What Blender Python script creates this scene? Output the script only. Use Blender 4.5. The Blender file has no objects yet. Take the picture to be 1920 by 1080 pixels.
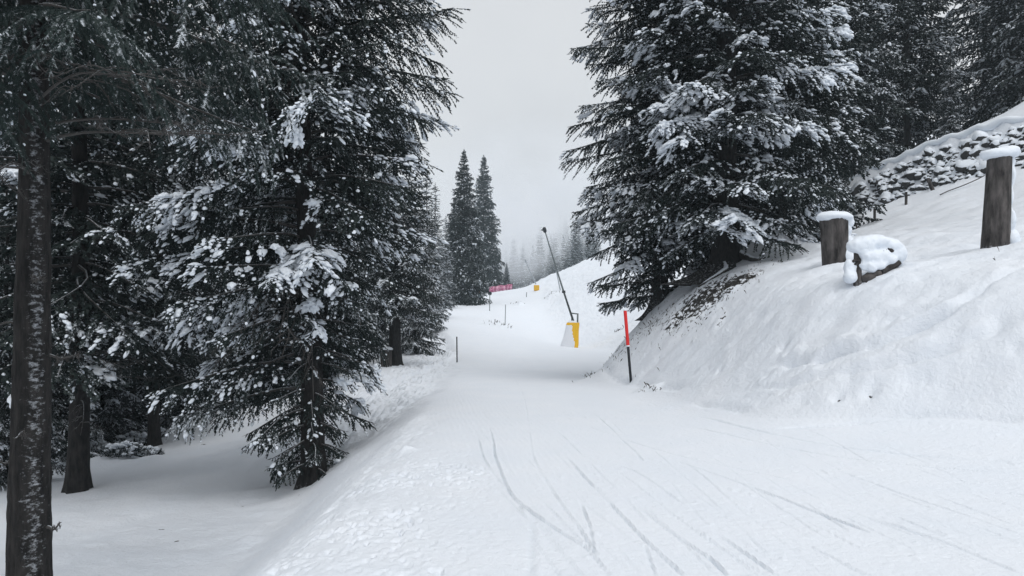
import bpy, bmesh, math, random
import numpy as np

C = bpy.context.scene
COL = C.collection
F = 1400.0            # focal length in photo pixels (1920 wide)
HOR = 600.0           # photo row of the horizon
CAMZ = 1.72           # eye height above the piste
R = math.radians
WHITE = (0.775, 0.83, 0.90)

# ------------------------------------------------------------------ helpers
def obj(name, me, mats=None, parent=None):
    o = bpy.data.objects.new(name, me)
    COL.objects.link(o)
    if mats:
        for m in (mats if isinstance(mats, (list, tuple)) else [mats]):
            if me and m and m.name not in [x.name for x in me.materials if x]:
                me.materials.append(m)
    if parent is not None:
        o.parent = parent
    return o

def tag(o, label=None, cat=None, group=None, kind=None):
    if label: o['label'] = label
    if cat: o['category'] = cat
    if group: o['group'] = group
    if kind: o['kind'] = kind
    return o

def empty(name, loc, rz=0.0, label=None, cat=None, group=None):
    o = bpy.data.objects.new(name, None)
    COL.objects.link(o)
    o.location = loc
    o.rotation_euler = (0, 0, rz)
    o.empty_display_size = 0.2
    return tag(o, label, cat, group)

def dup(root, loc, rz=0.0, sc=1.0, label=None, group=None, only=None):
    r = root.copy(); COL.objects.link(r)
    r.location = loc; r.rotation_euler = (0, 0, rz)
    r.scale = (sc, sc, sc) if not isinstance(sc, tuple) else sc
    if label: r['label'] = label
    if group: r['group'] = group
    elif 'group' in r: del r['group']
    for ch in list(root.children):
        if only and ch.name.split('.')[0] not in only: continue
        c = ch.copy(); COL.objects.link(c); c.parent = r
        for g in list(ch.children):
            d = g.copy(); COL.objects.link(d); d.parent = c
    return r

def mesh_np(name, v, f, smooth=False, attr=None, mat_idx=None):
    """v (n,3); f (m,k) all k-gons the same k"""
    me = bpy.data.meshes.new(name)
    v = np.ascontiguousarray(v, dtype=np.float32)
    f = np.ascontiguousarray(f, dtype=np.int32)
    k = f.shape[1]
    me.vertices.add(len(v)); me.vertices.foreach_set('co', v.ravel())
    me.loops.add(f.size); me.loops.foreach_set('vertex_index', f.ravel())
    me.polygons.add(len(f))
    me.polygons.foreach_set('loop_start', np.arange(0, f.size, k, dtype=np.int32))
    try: me.polygons.foreach_set('loop_total', np.full(len(f), k, dtype=np.int32))
    except Exception: pass
    me.polygons.foreach_set('use_smooth', np.broadcast_to(np.asarray(smooth, bool), (len(f),)).copy())
    if mat_idx is not None:
        me.polygons.foreach_set('material_index', np.ascontiguousarray(mat_idx, dtype=np.int32))
    if attr:
        for an, av in attr.items():
            a = me.attributes.new(an, 'FLOAT', 'POINT')
            a.data.foreach_set('value', np.ascontiguousarray(av, dtype=np.float32))
    me.update(calc_edges=True)
    return me

def _hash(ix, iy, iz, seed):
    h = (ix.astype(np.int64) * 374761393 + iy.astype(np.int64) * 668265263 + iz.astype(np.int64) * 2147483647 + seed * 974634533) & 0xFFFFFFFF
    h = ((h ^ (h >> 13)) * 1274126177) & 0xFFFFFFFF
    h = ((h ^ (h >> 16)) * 2246822519) & 0xFFFFFFFF
    h = h ^ (h >> 13)
    return (h & 0xFFFFFF) / float(0xFFFFFF)

def vnoise(x, y, z=None, seed=0):
    x = np.asarray(x, float); y = np.asarray(y, float)
    z = np.zeros_like(x) if z is None else np.asarray(z, float)
    x, y, z = np.broadcast_arrays(x, y, z)
    ix, iy, iz = np.floor(x), np.floor(y), np.floor(z)
    fx, fy, fz = x - ix, y - iy, z - iz
    sx, sy, sz = [t * t * t * (t * (t * 6 - 15) + 10) for t in (fx, fy, fz)]
    ix, iy, iz = ix.astype(np.int64), iy.astype(np.int64), iz.astype(np.int64)
    out = 0
    for dx in (0, 1):
        wx = sx if dx else 1 - sx
        for dy in (0, 1):
            wy = sy if dy else 1 - sy
            if np.all(fz == 0):
                out = out + wx * wy * _hash(ix + dx, iy + dy, iz, seed)
            else:
                for dz in (0, 1):
                    wz = sz if dz else 1 - sz
                    out = out + wx * wy * wz * _hash(ix + dx, iy + dy, iz + dz, seed)
    return out * 2 - 1

def fbm(x, y, z=None, seed=0, octv=4, gain=0.5):
    a, s, t = 1.0, 0, 0
    for i in range(octv):
        s = s + a * vnoise(np.asarray(x) * 2.03 ** i, np.asarray(y) * 2.03 ** i, None if z is None else np.asarray(z) * 2.03 ** i, seed + i * 17)
        t += a; a *= gain
    return s / t

def sst(a, b, x):
    t = np.clip((x - a) / (b - a), 0, 1)
    return t * t * (3 - 2 * t)

def pchip(xc, yc, x):
    xc = np.asarray(xc, float); yc = np.asarray(yc, float)
    h = np.diff(xc); d = np.diff(yc) / h
    m = np.zeros_like(yc)
    for i in range(1, len(xc) - 1):
        if d[i - 1] * d[i] > 0:
            w1, w2 = 2 * h[i] + h[i - 1], h[i] + 2 * h[i - 1]
            m[i] = (w1 + w2) / (w1 / d[i - 1] + w2 / d[i])
    m[0], m[-1] = d[0], d[-1]
    x = np.clip(x, xc[0], xc[-1])
    k = np.clip(np.searchsorted(xc, x, side='right') - 1, 0, len(xc) - 2)
    t = (x - xc[k]) / h[k]
    return ((2 * t ** 3 - 3 * t ** 2 + 1) * yc[k] + (t ** 3 - 2 * t ** 2 + t) * h[k] * m[k]
            + (-2 * t ** 3 + 3 * t ** 2) * yc[k + 1] + (t ** 3 - t ** 2) * h[k] * m[k + 1])

# ------------------------------------------------------------------ materials
def newmat(name):
    m = bpy.data.materials.new(name); m.use_nodes = True
    nt = m.node_tree
    b = nt.nodes['Principled BSDF']
    b.inputs['Roughness'].default_value = 0.8
    try: b.inputs['Specular IOR Level'].default_value = 0.25
    except Exception: pass
    return m, nt, b

def N(nt, typ, **kw):
    n = nt.nodes.new(typ)
    for k, v in kw.items():
        if k in n.inputs.keys(): n.inputs[k].default_value = v
        else: setattr(n, k, v)
    return n

def ramp(nt, src, pts):
    r = nt.nodes.new('ShaderNodeValToRGB')
    el = r.color_ramp.elements
    while len(el) < len(pts): el.new(0.5)
    for e, (p, c) in zip(el, pts):
        e.position = p
        e.color = (c, c, c, 1) if not isinstance(c, tuple) else (*c, 1)
    if src is not None: nt.links.new(src, r.inputs[0])
    return r

def mixc(nt, fac, a, b):
    m = nt.nodes.new('ShaderNodeMix'); m.data_type = 'RGBA'
    for i, s in ((0, fac), (6, a), (7, b)):
        if hasattr(s, 'links'): nt.links.new(s, m.inputs[i])
        else: m.inputs[i].default_value = s if not isinstance(s, tuple) else (*s, 1)
    return m.outputs[2]

def mth(nt, op, a, b=None):
    m = nt.nodes.new('ShaderNodeMath'); m.operation = op; m.use_clamp = False
    for i, s in ((0, a), (1, b)):
        if s is None: continue
        if hasattr(s, 'links'): nt.links.new(s, m.inputs[i])
        else: m.inputs[i].default_value = s
    return m.outputs[0]

def noise(nt, scale, detail=4, rough=0.55, coord='Object', stretch=None):
    tc = nt.nodes.new('ShaderNodeTexCoord')
    out = tc.outputs[coord]
    if stretch:
        mp = nt.nodes.new('ShaderNodeMapping'); mp.inputs['Scale'].default_value = stretch
        nt.links.new(out, mp.inputs[0]); out = mp.outputs[0]
    n = nt.nodes.new('ShaderNodeTexNoise')
    n.inputs['Scale'].default_value = scale; n.inputs['Detail'].default_value = detail
    n.inputs['Roughness'].default_value = rough
    nt.links.new(out, n.inputs['Vector'])
    return n.outputs['Fac']

def bump(nt, b, h, strength=0.4, dist=0.02):
    bp = nt.nodes.new('ShaderNodeBump')
    bp.inputs['Strength'].default_value = strength; bp.inputs['Distance'].default_value = dist
    nt.links.new(h, bp.inputs['Height']); nt.links.new(bp.outputs[0], b.inputs['Normal'])

def normal_z(nt):
    g = nt.nodes.new('ShaderNodeNewGeometry')
    s = nt.nodes.new('ShaderNodeSeparateXYZ'); nt.links.new(g.outputs['Normal'], s.inputs[0])
    return s.outputs[2]

def attr(nt, name):
    a = nt.nodes.new('ShaderNodeAttribute'); a.attribute_name = name
    return a.outputs['Fac']

def mat_ground(name, grain):
    m, nt, b = newmat(name)
    n1 = noise(nt, 0.9, 5)
    col = mixc(nt, ramp(nt, n1, [(0.3, 0.0), (0.7, 1.0)]).outputs[0], (0.765, 0.815, 0.885), (0.80, 0.84, 0.90))
    soil = mixc(nt, noise(nt, 9, 4), (0.012, 0.012, 0.012), (0.040, 0.037, 0.034))
    br = mth(nt, 'MULTIPLY', attr(nt, 'bare'), 1.0)
    n2 = noise(nt, 7, 5, 0.65)
    br = mth(nt, 'ADD', br, mth(nt, 'MULTIPLY', mth(nt, 'SUBTRACT', n2, 0.5), 1.6))
    br = ramp(nt, br, [(0.50, 0.0), (0.58, 1.0)]).outputs[0]
    col = mixc(nt, mth(nt, 'MULTIPLY', attr(nt, 'track_shade'), .6), col, (0.42, 0.52, 0.60))  # blue-grey tint paints the shade of the ski track grooves
    nt.links.new(mixc(nt, br, col, soil), b.inputs['Base Color'])
    b.inputs['Roughness'].default_value = 0.7
    h = mth(nt, 'ADD', mth(nt, 'MULTIPLY', noise(nt, 14, 5, 0.6), 1.0), mth(nt, 'MULTIPLY', noise(nt, 70, 3), 0.35))
    bump(nt, b, h, grain, 0.03)
    return m

def mat_snow(name='snow', bs=0.35):
    m, nt, b = newmat(name)
    b.inputs['Base Color'].default_value = (*WHITE, 1)
    b.inputs['Roughness'].default_value = 0.75
    bump(nt, b, noise(nt, 30, 4), bs, 0.02)
    return m

def mat_needles(name, a, c, dustamt):
    m, nt, b = newmat(name)
    g = mixc(nt, noise(nt, 1.7, 3), a, c)
    fac = ramp(nt, normal_z(nt), [(0.05, 0.0), (0.55, 1.0)]).outputs[0]
    d = mth(nt, 'MULTIPLY', attr(nt, 'dust'), dustamt)
    n = mth(nt, 'MULTIPLY', mth(nt, 'SUBTRACT', noise(nt, 26, 2), 0.5), 1.4)
    d = ramp(nt, mth(nt, 'ADD', d, n), [(0.30, 0.0), (0.75, 1.0)]).outputs[0]
    nt.links.new(mixc(nt, mth(nt, 'MULTIPLY', fac, d), g, (0.74, 0.80, 0.87)), b.inputs['Base Color'])
    b.inputs['Roughness'].default_value = 0.65
    return m

def mat_bark(name, a, c, snowy=True, sc=1.0):
    m, nt, b = newmat(name)
    v = noise(nt, 16 * sc, 6, 0.65, stretch=(1, 1, 0.28))
    col = mixc(nt, ramp(nt, v, [(0.35, 0.0), (0.68, 1.0)]).outputs[0], a, c)
    if snowy:
        p = attr(nt, 'plaster')
        n = mth(nt, 'MULTIPLY', mth(nt, 'SUBTRACT', noise(nt, 17, 6, 0.72, stretch=(1, 1, 1.7)), 0.5), 2.2)
        s = ramp(nt, mth(nt, 'ADD', p, n), [(0.50, 0.0), (1.05, 0.75)]).outputs[0]
        col = mixc(nt, s, col, (0.62, 0.66, 0.71))
    nt.links.new(col, b.inputs['Base Color'])
    b.inputs['Roughness'].default_value = 0.95
    bump(nt, b, v, 0.8, 0.03)
    return m

def mat_top_snow(name, a, c, lo=0.25, hi=0.5, nsc=6, rough=0.9):
    """solid stuff with snow lying on the faces that look up"""
    m, nt, b = newmat(name)
    col = mixc(nt, noise(nt, nsc, 5), a, c)
    z = mth(nt, 'ADD', normal_z(nt), mth(nt, 'MULTIPLY', mth(nt, 'SUBTRACT', noise(nt, nsc * 1.5, 4), 0.5), 0.7))
    s = ramp(nt, z, [(lo, 0.0), (hi, 1.0)]).outputs[0]
    nt.links.new(mixc(nt, s, col, WHITE), b.inputs['Base Color'])
    b.inputs['Roughness'].default_value = rough
    bump(nt, b, noise(nt, nsc * 4, 5), 0.5, 0.03)
    return m

def mat_plain(name, col, rough=0.6, var=0.25, sc=12, dark=None):
    m, nt, b = newmat(name)
    dk = dark or tuple(x * (1 - var) for x in col)
    nt.links.new(mixc(nt, noise(nt, sc, 4) if dark is None else ramp(nt, noise(nt, sc, 6, .7), [(.42, 0.0), (.60, 1.0)]).outputs[0], dk, col), b.inputs['Base Color'])
    b.inputs['Roughness'].default_value = rough
    return m

M = {}
M['ground'] = mat_ground('woodland_snow', 0.9)
M['piste'] = mat_ground('groomed_snow', 0.65)
M['snow'] = mat_snow()
M['needle'] = mat_needles('spruce_needles', (0.007, 0.014, 0.0135), (0.015, 0.025, 0.0235), .85)
M['needle_near'] = mat_needles('near_spruce_needles', (0.009, 0.019, 0.0185), (0.019, 0.034, 0.032), 0.8)
M['bark'] = mat_bark('spruce_bark', (0.008, 0.008, 0.0085), (0.033, 0.031, 0.030))
M['twig'] = mat_top_snow('twig_bark', (0.04, 0.038, 0.037), (0.10, 0.095, 0.092), 0.75, 1.1, 30)
M['wood'] = mat_bark('weathered_wood', (0.016, 0.015, 0.015), (0.125, 0.115, 0.112), True, 0.45)
M['stone'] = mat_top_snow('wall_stone', (0.02, 0.02, 0.021), (0.075, 0.075, 0.075), -0.60, -0.08, 3)
M['rootwood'] = mat_top_snow('root_bark', (0.012, 0.011, 0.010), (0.045, 0.04, 0.035), .35, .65, 8)
M['steel'] = mat_plain('galvanised_steel', (0.15, 0.175, 0.18), 0.5)
M['frosted'] = mat_plain('haze_paled_steel', (0.42, 0.46, 0.50), 0.7, .4)  # pale tone paints distance haze onto the far lances
M['darksteel'] = mat_plain('dark_steel', (0.03, 0.035, 0.04), 0.5)
M['yellow'] = mat_plain('yellow_padding', (0.78, 0.45, 0.03), 0.55)
M['red'] = mat_plain('red_pole_paint', (0.75, 0.035, 0.035), 0.45, 0.12)
M['black'] = mat_plain('black_pole_paint', (0.012, 0.015, 0.022), 0.5)
M['pink'] = mat_plain('pink_netting', (0.62, 0.36, 0.46), 0.8, 0.75, 2.2, (0.30, 0.05, 0.13))
M['cloth_grey'] = mat_plain('grey_jacket_cloth', (0.28, 0.33, 0.37), 0.8)
M['cloth_black'] = mat_plain('black_trouser_cloth', (0.012, 0.013, 0.016), 0.8)
M['skin'] = mat_plain('skin', (0.45, 0.28, 0.21), 0.6)
M['grass'] = mat_plain('dry_grass_blades', (0.05, 0.043, 0.03), 0.8, 0.5)

# ------------------------------------------------------------------ terrain
ST = {
 -12: [(-130,-12),(-30,-4.6),(-14,-3.4),(-7,-3.2),(-3.7,-3.1),(-2.8,-2.4),(-2.0,-1.74),(-1.2,-1.66),(4,-1.62),(15,-1.2),(17,.2),(19,1.6),(23,2.6),(30,4.5),(38,6.5),(130,28)],
 3: [(-130,-12),(-30,-4.6),(-14,-3.4),(-7,-3.2),(-3.7,-3.1),(-2.8,-2.55),(-2.0,-1.96),(-1.35,-1.69),(3,-1.67),(12,-1.2),(13.6,.2),(15.2,1.5),(19,2.5),(27,4.4),(36,6.8),(130,30)],
 6: [(-130,-12),(-30,-4.6),(-14,-3.4),(-7,-3.2),(-3.7,-3.15),(-2.8,-2.6),(-1.98,-1.97),(-1.35,-1.71),(3,-1.69),(9.6,-1.22),(11.2,.1),(12.8,1.3),(16,2.2),(24,4.1),(33,6.6),(130,30)],
 8: [(-130,-12),(-30,-4.6),(-14,-3.4),(-7,-3.25),(-3.7,-3.2),(-2.75,-2.6),(-1.93,-1.96),(-1.3,-1.72),(2.5,-1.7),(7.6,-1.27),(9.2,0),(10.8,1.1),(14,2.0),(22,3.9),(32,6.6),(130,30)],
 10: [(-130,-12),(-30,-4.6),(-14,-3.45),(-7,-3.3),(-3.7,-3.2),(-2.7,-2.58),(-1.88,-1.94),(-1.25,-1.73),(2,-1.71),(5.7,-1.42),(7,-.3),(8.5,.75),(11,1.5),(18,3.2),(30,6.6),(130,31)],
 12: [(-130,-12),(-30,-4.7),(-14,-3.5),(-7,-3.35),(-3.8,-3.25),(-2.7,-2.5),(-1.82,-1.90),(-1.15,-1.75),(1.5,-1.73),(3.75,-1.64),(5.3,-.55),(7,.6),(9,1.15),(14,2.3),(28,6.4),(130,32)],
 14: [(-130,-12),(-30,-4.8),(-14,-3.7),(-7.5,-3.35),(-4.2,-3.2),(-2.8,-2.4),(-1.75,-1.8),(-.9,-1.75),(1.2,-1.75),(3.4,-1.69),(4.8,-.6),(6.1,.72),(8.4,1.2),(13,2.2),(28,6.8),(130,33)],
 18: [(-130,-12),(-30,-5.0),(-14,-3.9),(-8.5,-3.5),(-5.8,-3.0),(-3.5,-2.42),(-1.75,-1.83),(-.9,-1.78),(1,-1.78),(3,-1.73),(4.3,-.45),(6,1.0),(8.5,1.6),(13,2.6),(28,7.2),(130,34)],
 22: [(-130,-12),(-30,-5.2),(-15,-4.2),(-10,-3.75),(-6.2,-2.95),(-4.5,-2.5),(-1.85,-1.93),(-1,-1.88),(.3,-1.88),(1.95,-1.86),(3.6,-.45),(5.6,1.35),(7,1.9),(12,2.6),(28,7.8),(130,35)],
 24: [(-130,-12),(-30,-5.4),(-15,-4.3),(-10,-3.7),(-6.2,-2.85),(-4.5,-2.45),(-1.9,-1.97),(-1,-1.91),(.5,-1.91),(2.6,-1.91),(4.5,.25),(6,1.6),(7.5,2.1),(13,3.0),(28,8.2),(130,36)],
 28: [(-130,-12),(-30,-5.8),(-15,-4.3),(-11,-3.45),(-6.5,-2.75),(-4.4,-2.4),(-2.0,-2.03),(-1,-1.98),(1,-2.0),(4.2,-2.05),(6,-.4),(8,1.7),(11,2.8),(16,4.2),(29,9.0),(130,38)],
 34: [(-130,-13),(-30,-6.2),(-16,-5),(-12,-4.2),(-6.5,-2.3),(-4.2,-2.35),(-2.2,-2.17),(-1.3,-2.12),(1.5,-2.15),(6,-2.15),(8,-.6),(10.5,1.9),(13,3.4),(18.3,5.7),(29,9.6),(130,40)],
 45: [(-130,-14),(-30,-6.4),(-16,-4.6),(-10,-3),(-6.5,-2.2),(-4.2,-2.3),(-3.1,-2.0),(-2.3,-1.98),(1.5,-2.15),(7.6,-2.15),(9.8,-.6),(12.5,1.8),(16,4.2),(21,6.7),(31,10),(130,42)],
 55: [(-130,-14),(-30,-6),(-16,-4),(-10,-2),(-7,-1.5),(-5.2,-1.7),(-4.4,-1.3),(-3.5,-1.3),(1.2,-1.9),(7.4,-2.3),(10,-.9),(13.5,1.5),(17,3.8),(23,7.3),(33,11),(130,44)],
 65: [(-130,-12),(-32,-5),(-20,-3.5),(-12,-2),(-8.5,-1),(-7.2,-.9),(-6.3,-.55),(-5.3,-.6),(0,-1.3),(5.6,-2.32),(9,-1.1),(13,1),(17,3.5),(25,8),(36,12.5),(130,46)],
 80: [(-130,-8),(-34,-3),(-22,-1.2),(-14,0),(-10.5,.2),(-9,.3),(-8.2,.55),(-7,.5),(-1,.3),(4.5,-.9),(9,.6),(14,3),(18,5),(26,9),(38,14),(130,48)],
 100: [(-130,-2),(-34,0),(-20,.8),(-13,1.3),(-9.5,1.7),(-8,1.9),(-7,2.15),(-6,2.1),(-1,2.2),(4,2.4),(8,4),(12,6),(18,9),(26,12.5),(40,17),(130,50)],
 120: [(-130,2),(-34,1.5),(-18,2),(-10,2.7),(-7,3.1),(-5.2,3.5),(-4.3,3.8),(-3.4,3.8),(0,4.2),(5,5.6),(9,7.4),(14,9.8),(20,12.5),(28,15.5),(45,20),(130,52)],
 150: [(-130,6),(-34,3),(-16,3.3),(-7,4.9),(-3,5.6),(-1,5.85),(0,6.0),(1,6.15),(2.6,6.5),(4.8,7.5),(8.6,9.1),(12.9,11),(17,12.8),(28,17),(45,22),(130,54)],
 180: [(-130,8),(-34,2.5),(-16,2.8),(-7,3.6),(-3,4.2),(-1,4.5),(0,4.7),(1,4.9),(2.6,5.5),(4.8,6.5),(8.6,8),(12.9,9.6),(17,11.2),(28,15),(45,20),(130,54)],
 250: [(-130,20),(-60,10),(-30,6),(-15,5.5),(-8,5.7),(-5,6),(-3,6.2),(-1,6.4),(2,6.8),(5,7.5),(9,9),(14,11),(18,13),(28,17),(50,26),(130,60)],
 420: [(-130,60),(-60,45),(-30,38),(-15,36),(-8,35),(-5,35),(-3,35),(-1,35),(2,36),(5,37),(9,38),(14,40),(18,42),(28,46),(50,54),(130,80)],
}
SY = np.array(sorted(ST), float)
SX = np.array([[p[0] for p in ST[int(y)]] for y in SY], float)
SZ = np.array([[p[1] for p in ST[int(y)]] for y in SY], float)
WALL_A, WALL_B = np.array((15.2, 39.0)), np.array((25.0, 22.7))

def cols_at(y):
    y = np.atleast_1d(np.asarray(y, float))
    xc = np.stack([pchip(SY, SX[:, k], y) for k in range(SX.shape[1])], 1)
    zc = np.stack([pchip(SY, SZ[:, k], y) for k in range(SX.shape[1])], 1)
    return xc, zc

def wall_step(x, y):
    d = WALL_B - WALL_A; L = np.hypot(*d); d = d / L
    n = np.array((-d[1], d[0])) * 1.0       # points to the far/right side
    if n[0] < 0: n = -n
    s = ((x - WALL_A[0]) * d[0] + (y - WALL_A[1]) * d[1])
    q = ((x - WALL_A[0]) * n[0] + (y - WALL_A[1]) * n[1])
    env = sst(-2.5, 1.5, s) * (1 - sst(L - 4, L + 3, s))
    return 1.95 * env * (sst(0.1, 1.0, q)) * (1 - sst(9, 30, q) * 0.6) + 0.9 * np.exp(-((s - 11.5) / 3.0) ** 2) * sst(1.0, 4.0, q) * (1 - sst(6, 20, q))

def base_h(x, y):
    """smooth terrain, scalar or arrays of the same shape"""
    xs = np.atleast_1d(np.asarray(x, float)); ys = np.atleast_1d(np.asarray(y, float))
    xs, ys = np.broadcast_arrays(xs, ys)
    out = np.empty(xs.shape)
    uy = np.unique(ys)
    xc, zc = cols_at(uy)
    for i, yy in enumerate(uy):
        k = ys == yy
        out[k] = pchip(xc[i], zc[i], xs[k])
    return out + wall_step(xs, ys) + CAMZ

def hit(px, py, y0=3.0, y1=300.0):
    """where the sight line of a photo pixel meets the smooth terrain"""
    ys = np.geomspace(y0, y1, 900)
    xs = (px - 960) / F * ys
    z = CAMZ + (HOR - py) / F * ys
    g = base_h(xs, ys) - z
    k = np.argmax(g > 0)
    if k == 0: return None
    t = g[k - 1] / (g[k - 1] - g[k])
    yy = ys[k - 1] + (ys[k] - ys[k - 1]) * t
    return ((px - 960) / F * yy, yy)

def seg_dist(X, Y, pts):
    """distance to a polyline and the signed side"""
    best = np.full(X.shape, 1e9); side = np.zeros(X.shape)
    for (x0, y0), (x1, y1) in zip(pts[:-1], pts[1:]):
        dx, dy = x1 - x0, y1 - y0
        L2 = dx * dx + dy * dy + 1e-9
        t = np.clip(((X - x0) * dx + (Y - y0) * dy) / L2, 0, 1)
        d = np.hypot(X - x0 - t * dx, Y - y0 - t * dy)
        k = d < best
        best[k] = d[k]
        side[k] = (np.sign(dx * (Y - y0) - dy * (X - x0)))[k]
    return best, side

def wobble(pts, seed):
    """a hand drawn polyline resampled as a gently wandering curve"""
    p = np.array(pts, float); c = np.concatenate([[0], np.cumsum(np.hypot(*np.diff(p, axis=0).T))])
    if c[-1] < .05: return pts
    q = np.linspace(0, c[-1], max(4, int(c[-1] / .35)))
    x, y = pchip(c, p[:, 0], q) if len(p) > 2 else np.interp(q, c, p[:, 0]), pchip(c, p[:, 1], q) if len(p) > 2 else np.interp(q, c, p[:, 1])
    x = x + .012 * vnoise(q * 1.1, q * 0 + seed, seed=seed)
    return list(zip(x, y))

def grow(a, b, step, f):
    v, s = [a], step
    sg = 1 if b > a else -1
    while (b - v[-1]) * sg > 0:
        s *= f; v.append(v[-1] + sg * s)
    return v[1:]

GX = np.array(sorted(grow(-5.0, -128, .035, 1.055) + list(np.arange(-5.0, -2.2, .03)) + list(np.arange(-2.2, 5.0, .014)) + list(np.arange(5.0, 10.0, .03)) + grow(10.0, 128, .035, 1.055)))
GY = np.array(sorted(grow(3.3, -11.5, .035, 1.08) + list(np.arange(3.3, 13.5, .028)) + grow(13.5, 415, .030, 1.011)))

def build_terrain():
    xc, zc = cols_at(GY)
    wdt = .12 + .38 * sst(.5, 2.5, GX)
    Z = np.stack([sum(pchip(xc[i], zc[i], GX + k_ * wdt) for k_ in (-1, -.5, 0, .5, 1)) / 5 for i in range(len(GY))], 0)
    X, Y = np.meshgrid(GX, GY)
    Z = Z + wall_step(X, Y)
    edge = xc[:, 6][:, None] + 0.10 * vnoise(Y * 0.6, Y * 0 + 3.3, seed=5); toe = xc[:, 9][:, None]; berm = xc[:, 5][:, None]
    on_piste = sst(-0.1, 0.5, X - edge) * (1 - sst(-0.4, 0.2, X - toe))
    right = sst(0.0, 0.9, X - toe)
    left = 1 - sst(-0.5, 0.1, X - edge)
    far = sst(60, 200, Y)
    # broad undulation
    Z += (0.085 + 0.5 * far) * right * fbm(X * .55, Y * .55, seed=3, octv=4)
    ud, vd = X * .8 - Y * .6, X * .6 + Y * .8
    Z += 0.10 * right * (1 - far) * sst(-.3, .4, fbm(X * .35, Y * .35, seed=36, octv=2) + .15) * fbm(ud * .7, vd * 2.3, seed=37, octv=3)
    Z -= 0.07 * right * (1 - far) * np.clip(vnoise(X * 3.1, Y * 3.1, seed=38) - .62, 0, 1)
    Z += 0.06 * right * (1 - far) * np.abs(fbm(X * 1.1 + 7, Y * 1.1, seed=31, octv=3)) * 1.6
    Z += 0.012 * right * (1 - far) * fbm(X * 4, Y * 4, seed=33, octv=3)
    Z += 0.020 * right * (1 - far) * np.clip(fbm(X * 7, Y * 7, seed=34, octv=3) - .15, 0, 1) * sst(-.1, .4, fbm(X * .7, Y * .7, seed=35, octv=2))
    Z += 0.09 * left * fbm(X * .5, Y * .5, seed=8, octv=4) * (1 + 2 * far)
    Z += left * (1 - far) * (.018 * fbm(X * 2.6, Y * 2.6, seed=9, octv=3) - .05 * np.clip(vnoise(X * 2.1, Y * 2.1, seed=10) - .55, 0, 1))
    Z += 0.02 * on_piste * fbm(X * .5, Y * .35, seed=11, octv=3)
    Z += 0.004 * on_piste * fbm(X * 3.2, Y * 3.2, seed=12, octv=3)
    Z += 0.010 * on_piste * (1 - sst(14, 22, Y)) * np.clip(vnoise(X * 15, Y * 12, seed=14) - .62, 0, 1) / .38 * sst(-.1, .5, fbm(X * .6, Y * .6, seed=15, octv=2) + .15)
    Z += 0.0008 * on_piste * (1 - sst(14, 24, Y)) * np.sin((X + .12 * Y + .05 * vnoise(X * .5, Y * .5, seed=16)) * 2 * np.pi / .09) * sst(-.2, .3, vnoise(X * .5, Y * .3, seed=17))
    # churned snow on the embankment left of the piste
    ch = sst(13, 18, Y) * (1 - sst(62, 80, Y)) * sst(-2.2, -0.9, X - berm) * (1 - sst(-1.1, -.15, X - edge)) 
    ch = ch + 0.6 * sst(40, 46, Y) * (1 - sst(62, 75, Y)) * sst(-5, -3, X - edge) * (1 - sst(-0.8, -.1, X - edge))
    lump = np.clip(fbm(X * 2.4, Y * 2.0, seed=21, octv=4, gain=.6), -0.15, 1)
    crumb = np.clip(vnoise(X * 5.2, Y * 4.0, seed=22) - .25, 0, 1)
    Z += ch * (0.15 * lump + 0.10 * crumb + 0.05 * vnoise(X * 9, Y * 7, seed=23))
    # berm beside the churned strip
    bx = np.interp(Y, [15, 20, 27, 41, 46], [-5.6, -4.95, -4.45, -3.55, -3.2])
    Z += 0.16 * np.exp(-((X - bx) / .16) ** 2) * sst(15, 18, Y) * (1 - sst(41, 46, Y)) * (1 + .4 * fbm(X, Y * 1.3, seed=24))
    Z -= 0.10 * np.exp(-((X - bx + .35) / .18) ** 2) * sst(15, 18, Y) * (1 - sst(41, 46, Y))
    # crumbly shoulder of the piste close to the camera
    sh = sst(-2.0, -1.55, X + 0 * Y) * (1 - sst(-0.75, 0.15, X + 0.35 * fbm(X * .8, Y * .8, seed=44))) * (1 - sst(7.5, 10.5, Y))
    c1 = np.clip(fbm(X * 13, Y * 10, seed=25, octv=3) - .10, 0, 1)
    c2 = np.clip(vnoise(X * 24, Y * 18, seed=26) - .30, 0, 1)
    patch = 0.25 + 0.75 * sst(-.25, .35, fbm(X * .9, Y * 1.1, seed=27, octv=3))
    Z += sh * patch * (0.022 * c1 + 0.016 * c2)
    Z -= sh * patch * (0.06 * np.clip(-fbm(X * 10, Y * 8, seed=28, octv=3) - .16, 0, 1) + .085 * np.clip(vnoise(X * 27, Y * 13, seed=30) - .36, 0, 1))
    rim = np.exp(-((X - edge - .05) / .42) ** 2) * (1 - sst(11, 15, Y))
    Z += rim * (.035 * fbm(X * 3.1, Y * 1.6, seed=46, octv=4) - .06 * np.clip(vnoise(X * 5, Y * 3.2, seed=47) - .45, 0, 1) + .012 * vnoise(X * 14, Y * 9, seed=48))
    Z += 0.03 * np.exp(-((X - edge - .25) / .5) ** 2) * fbm(X * 2.2, Y * 1.6, seed=29, octv=3) * (1 - sst(12, 16, Y))
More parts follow.
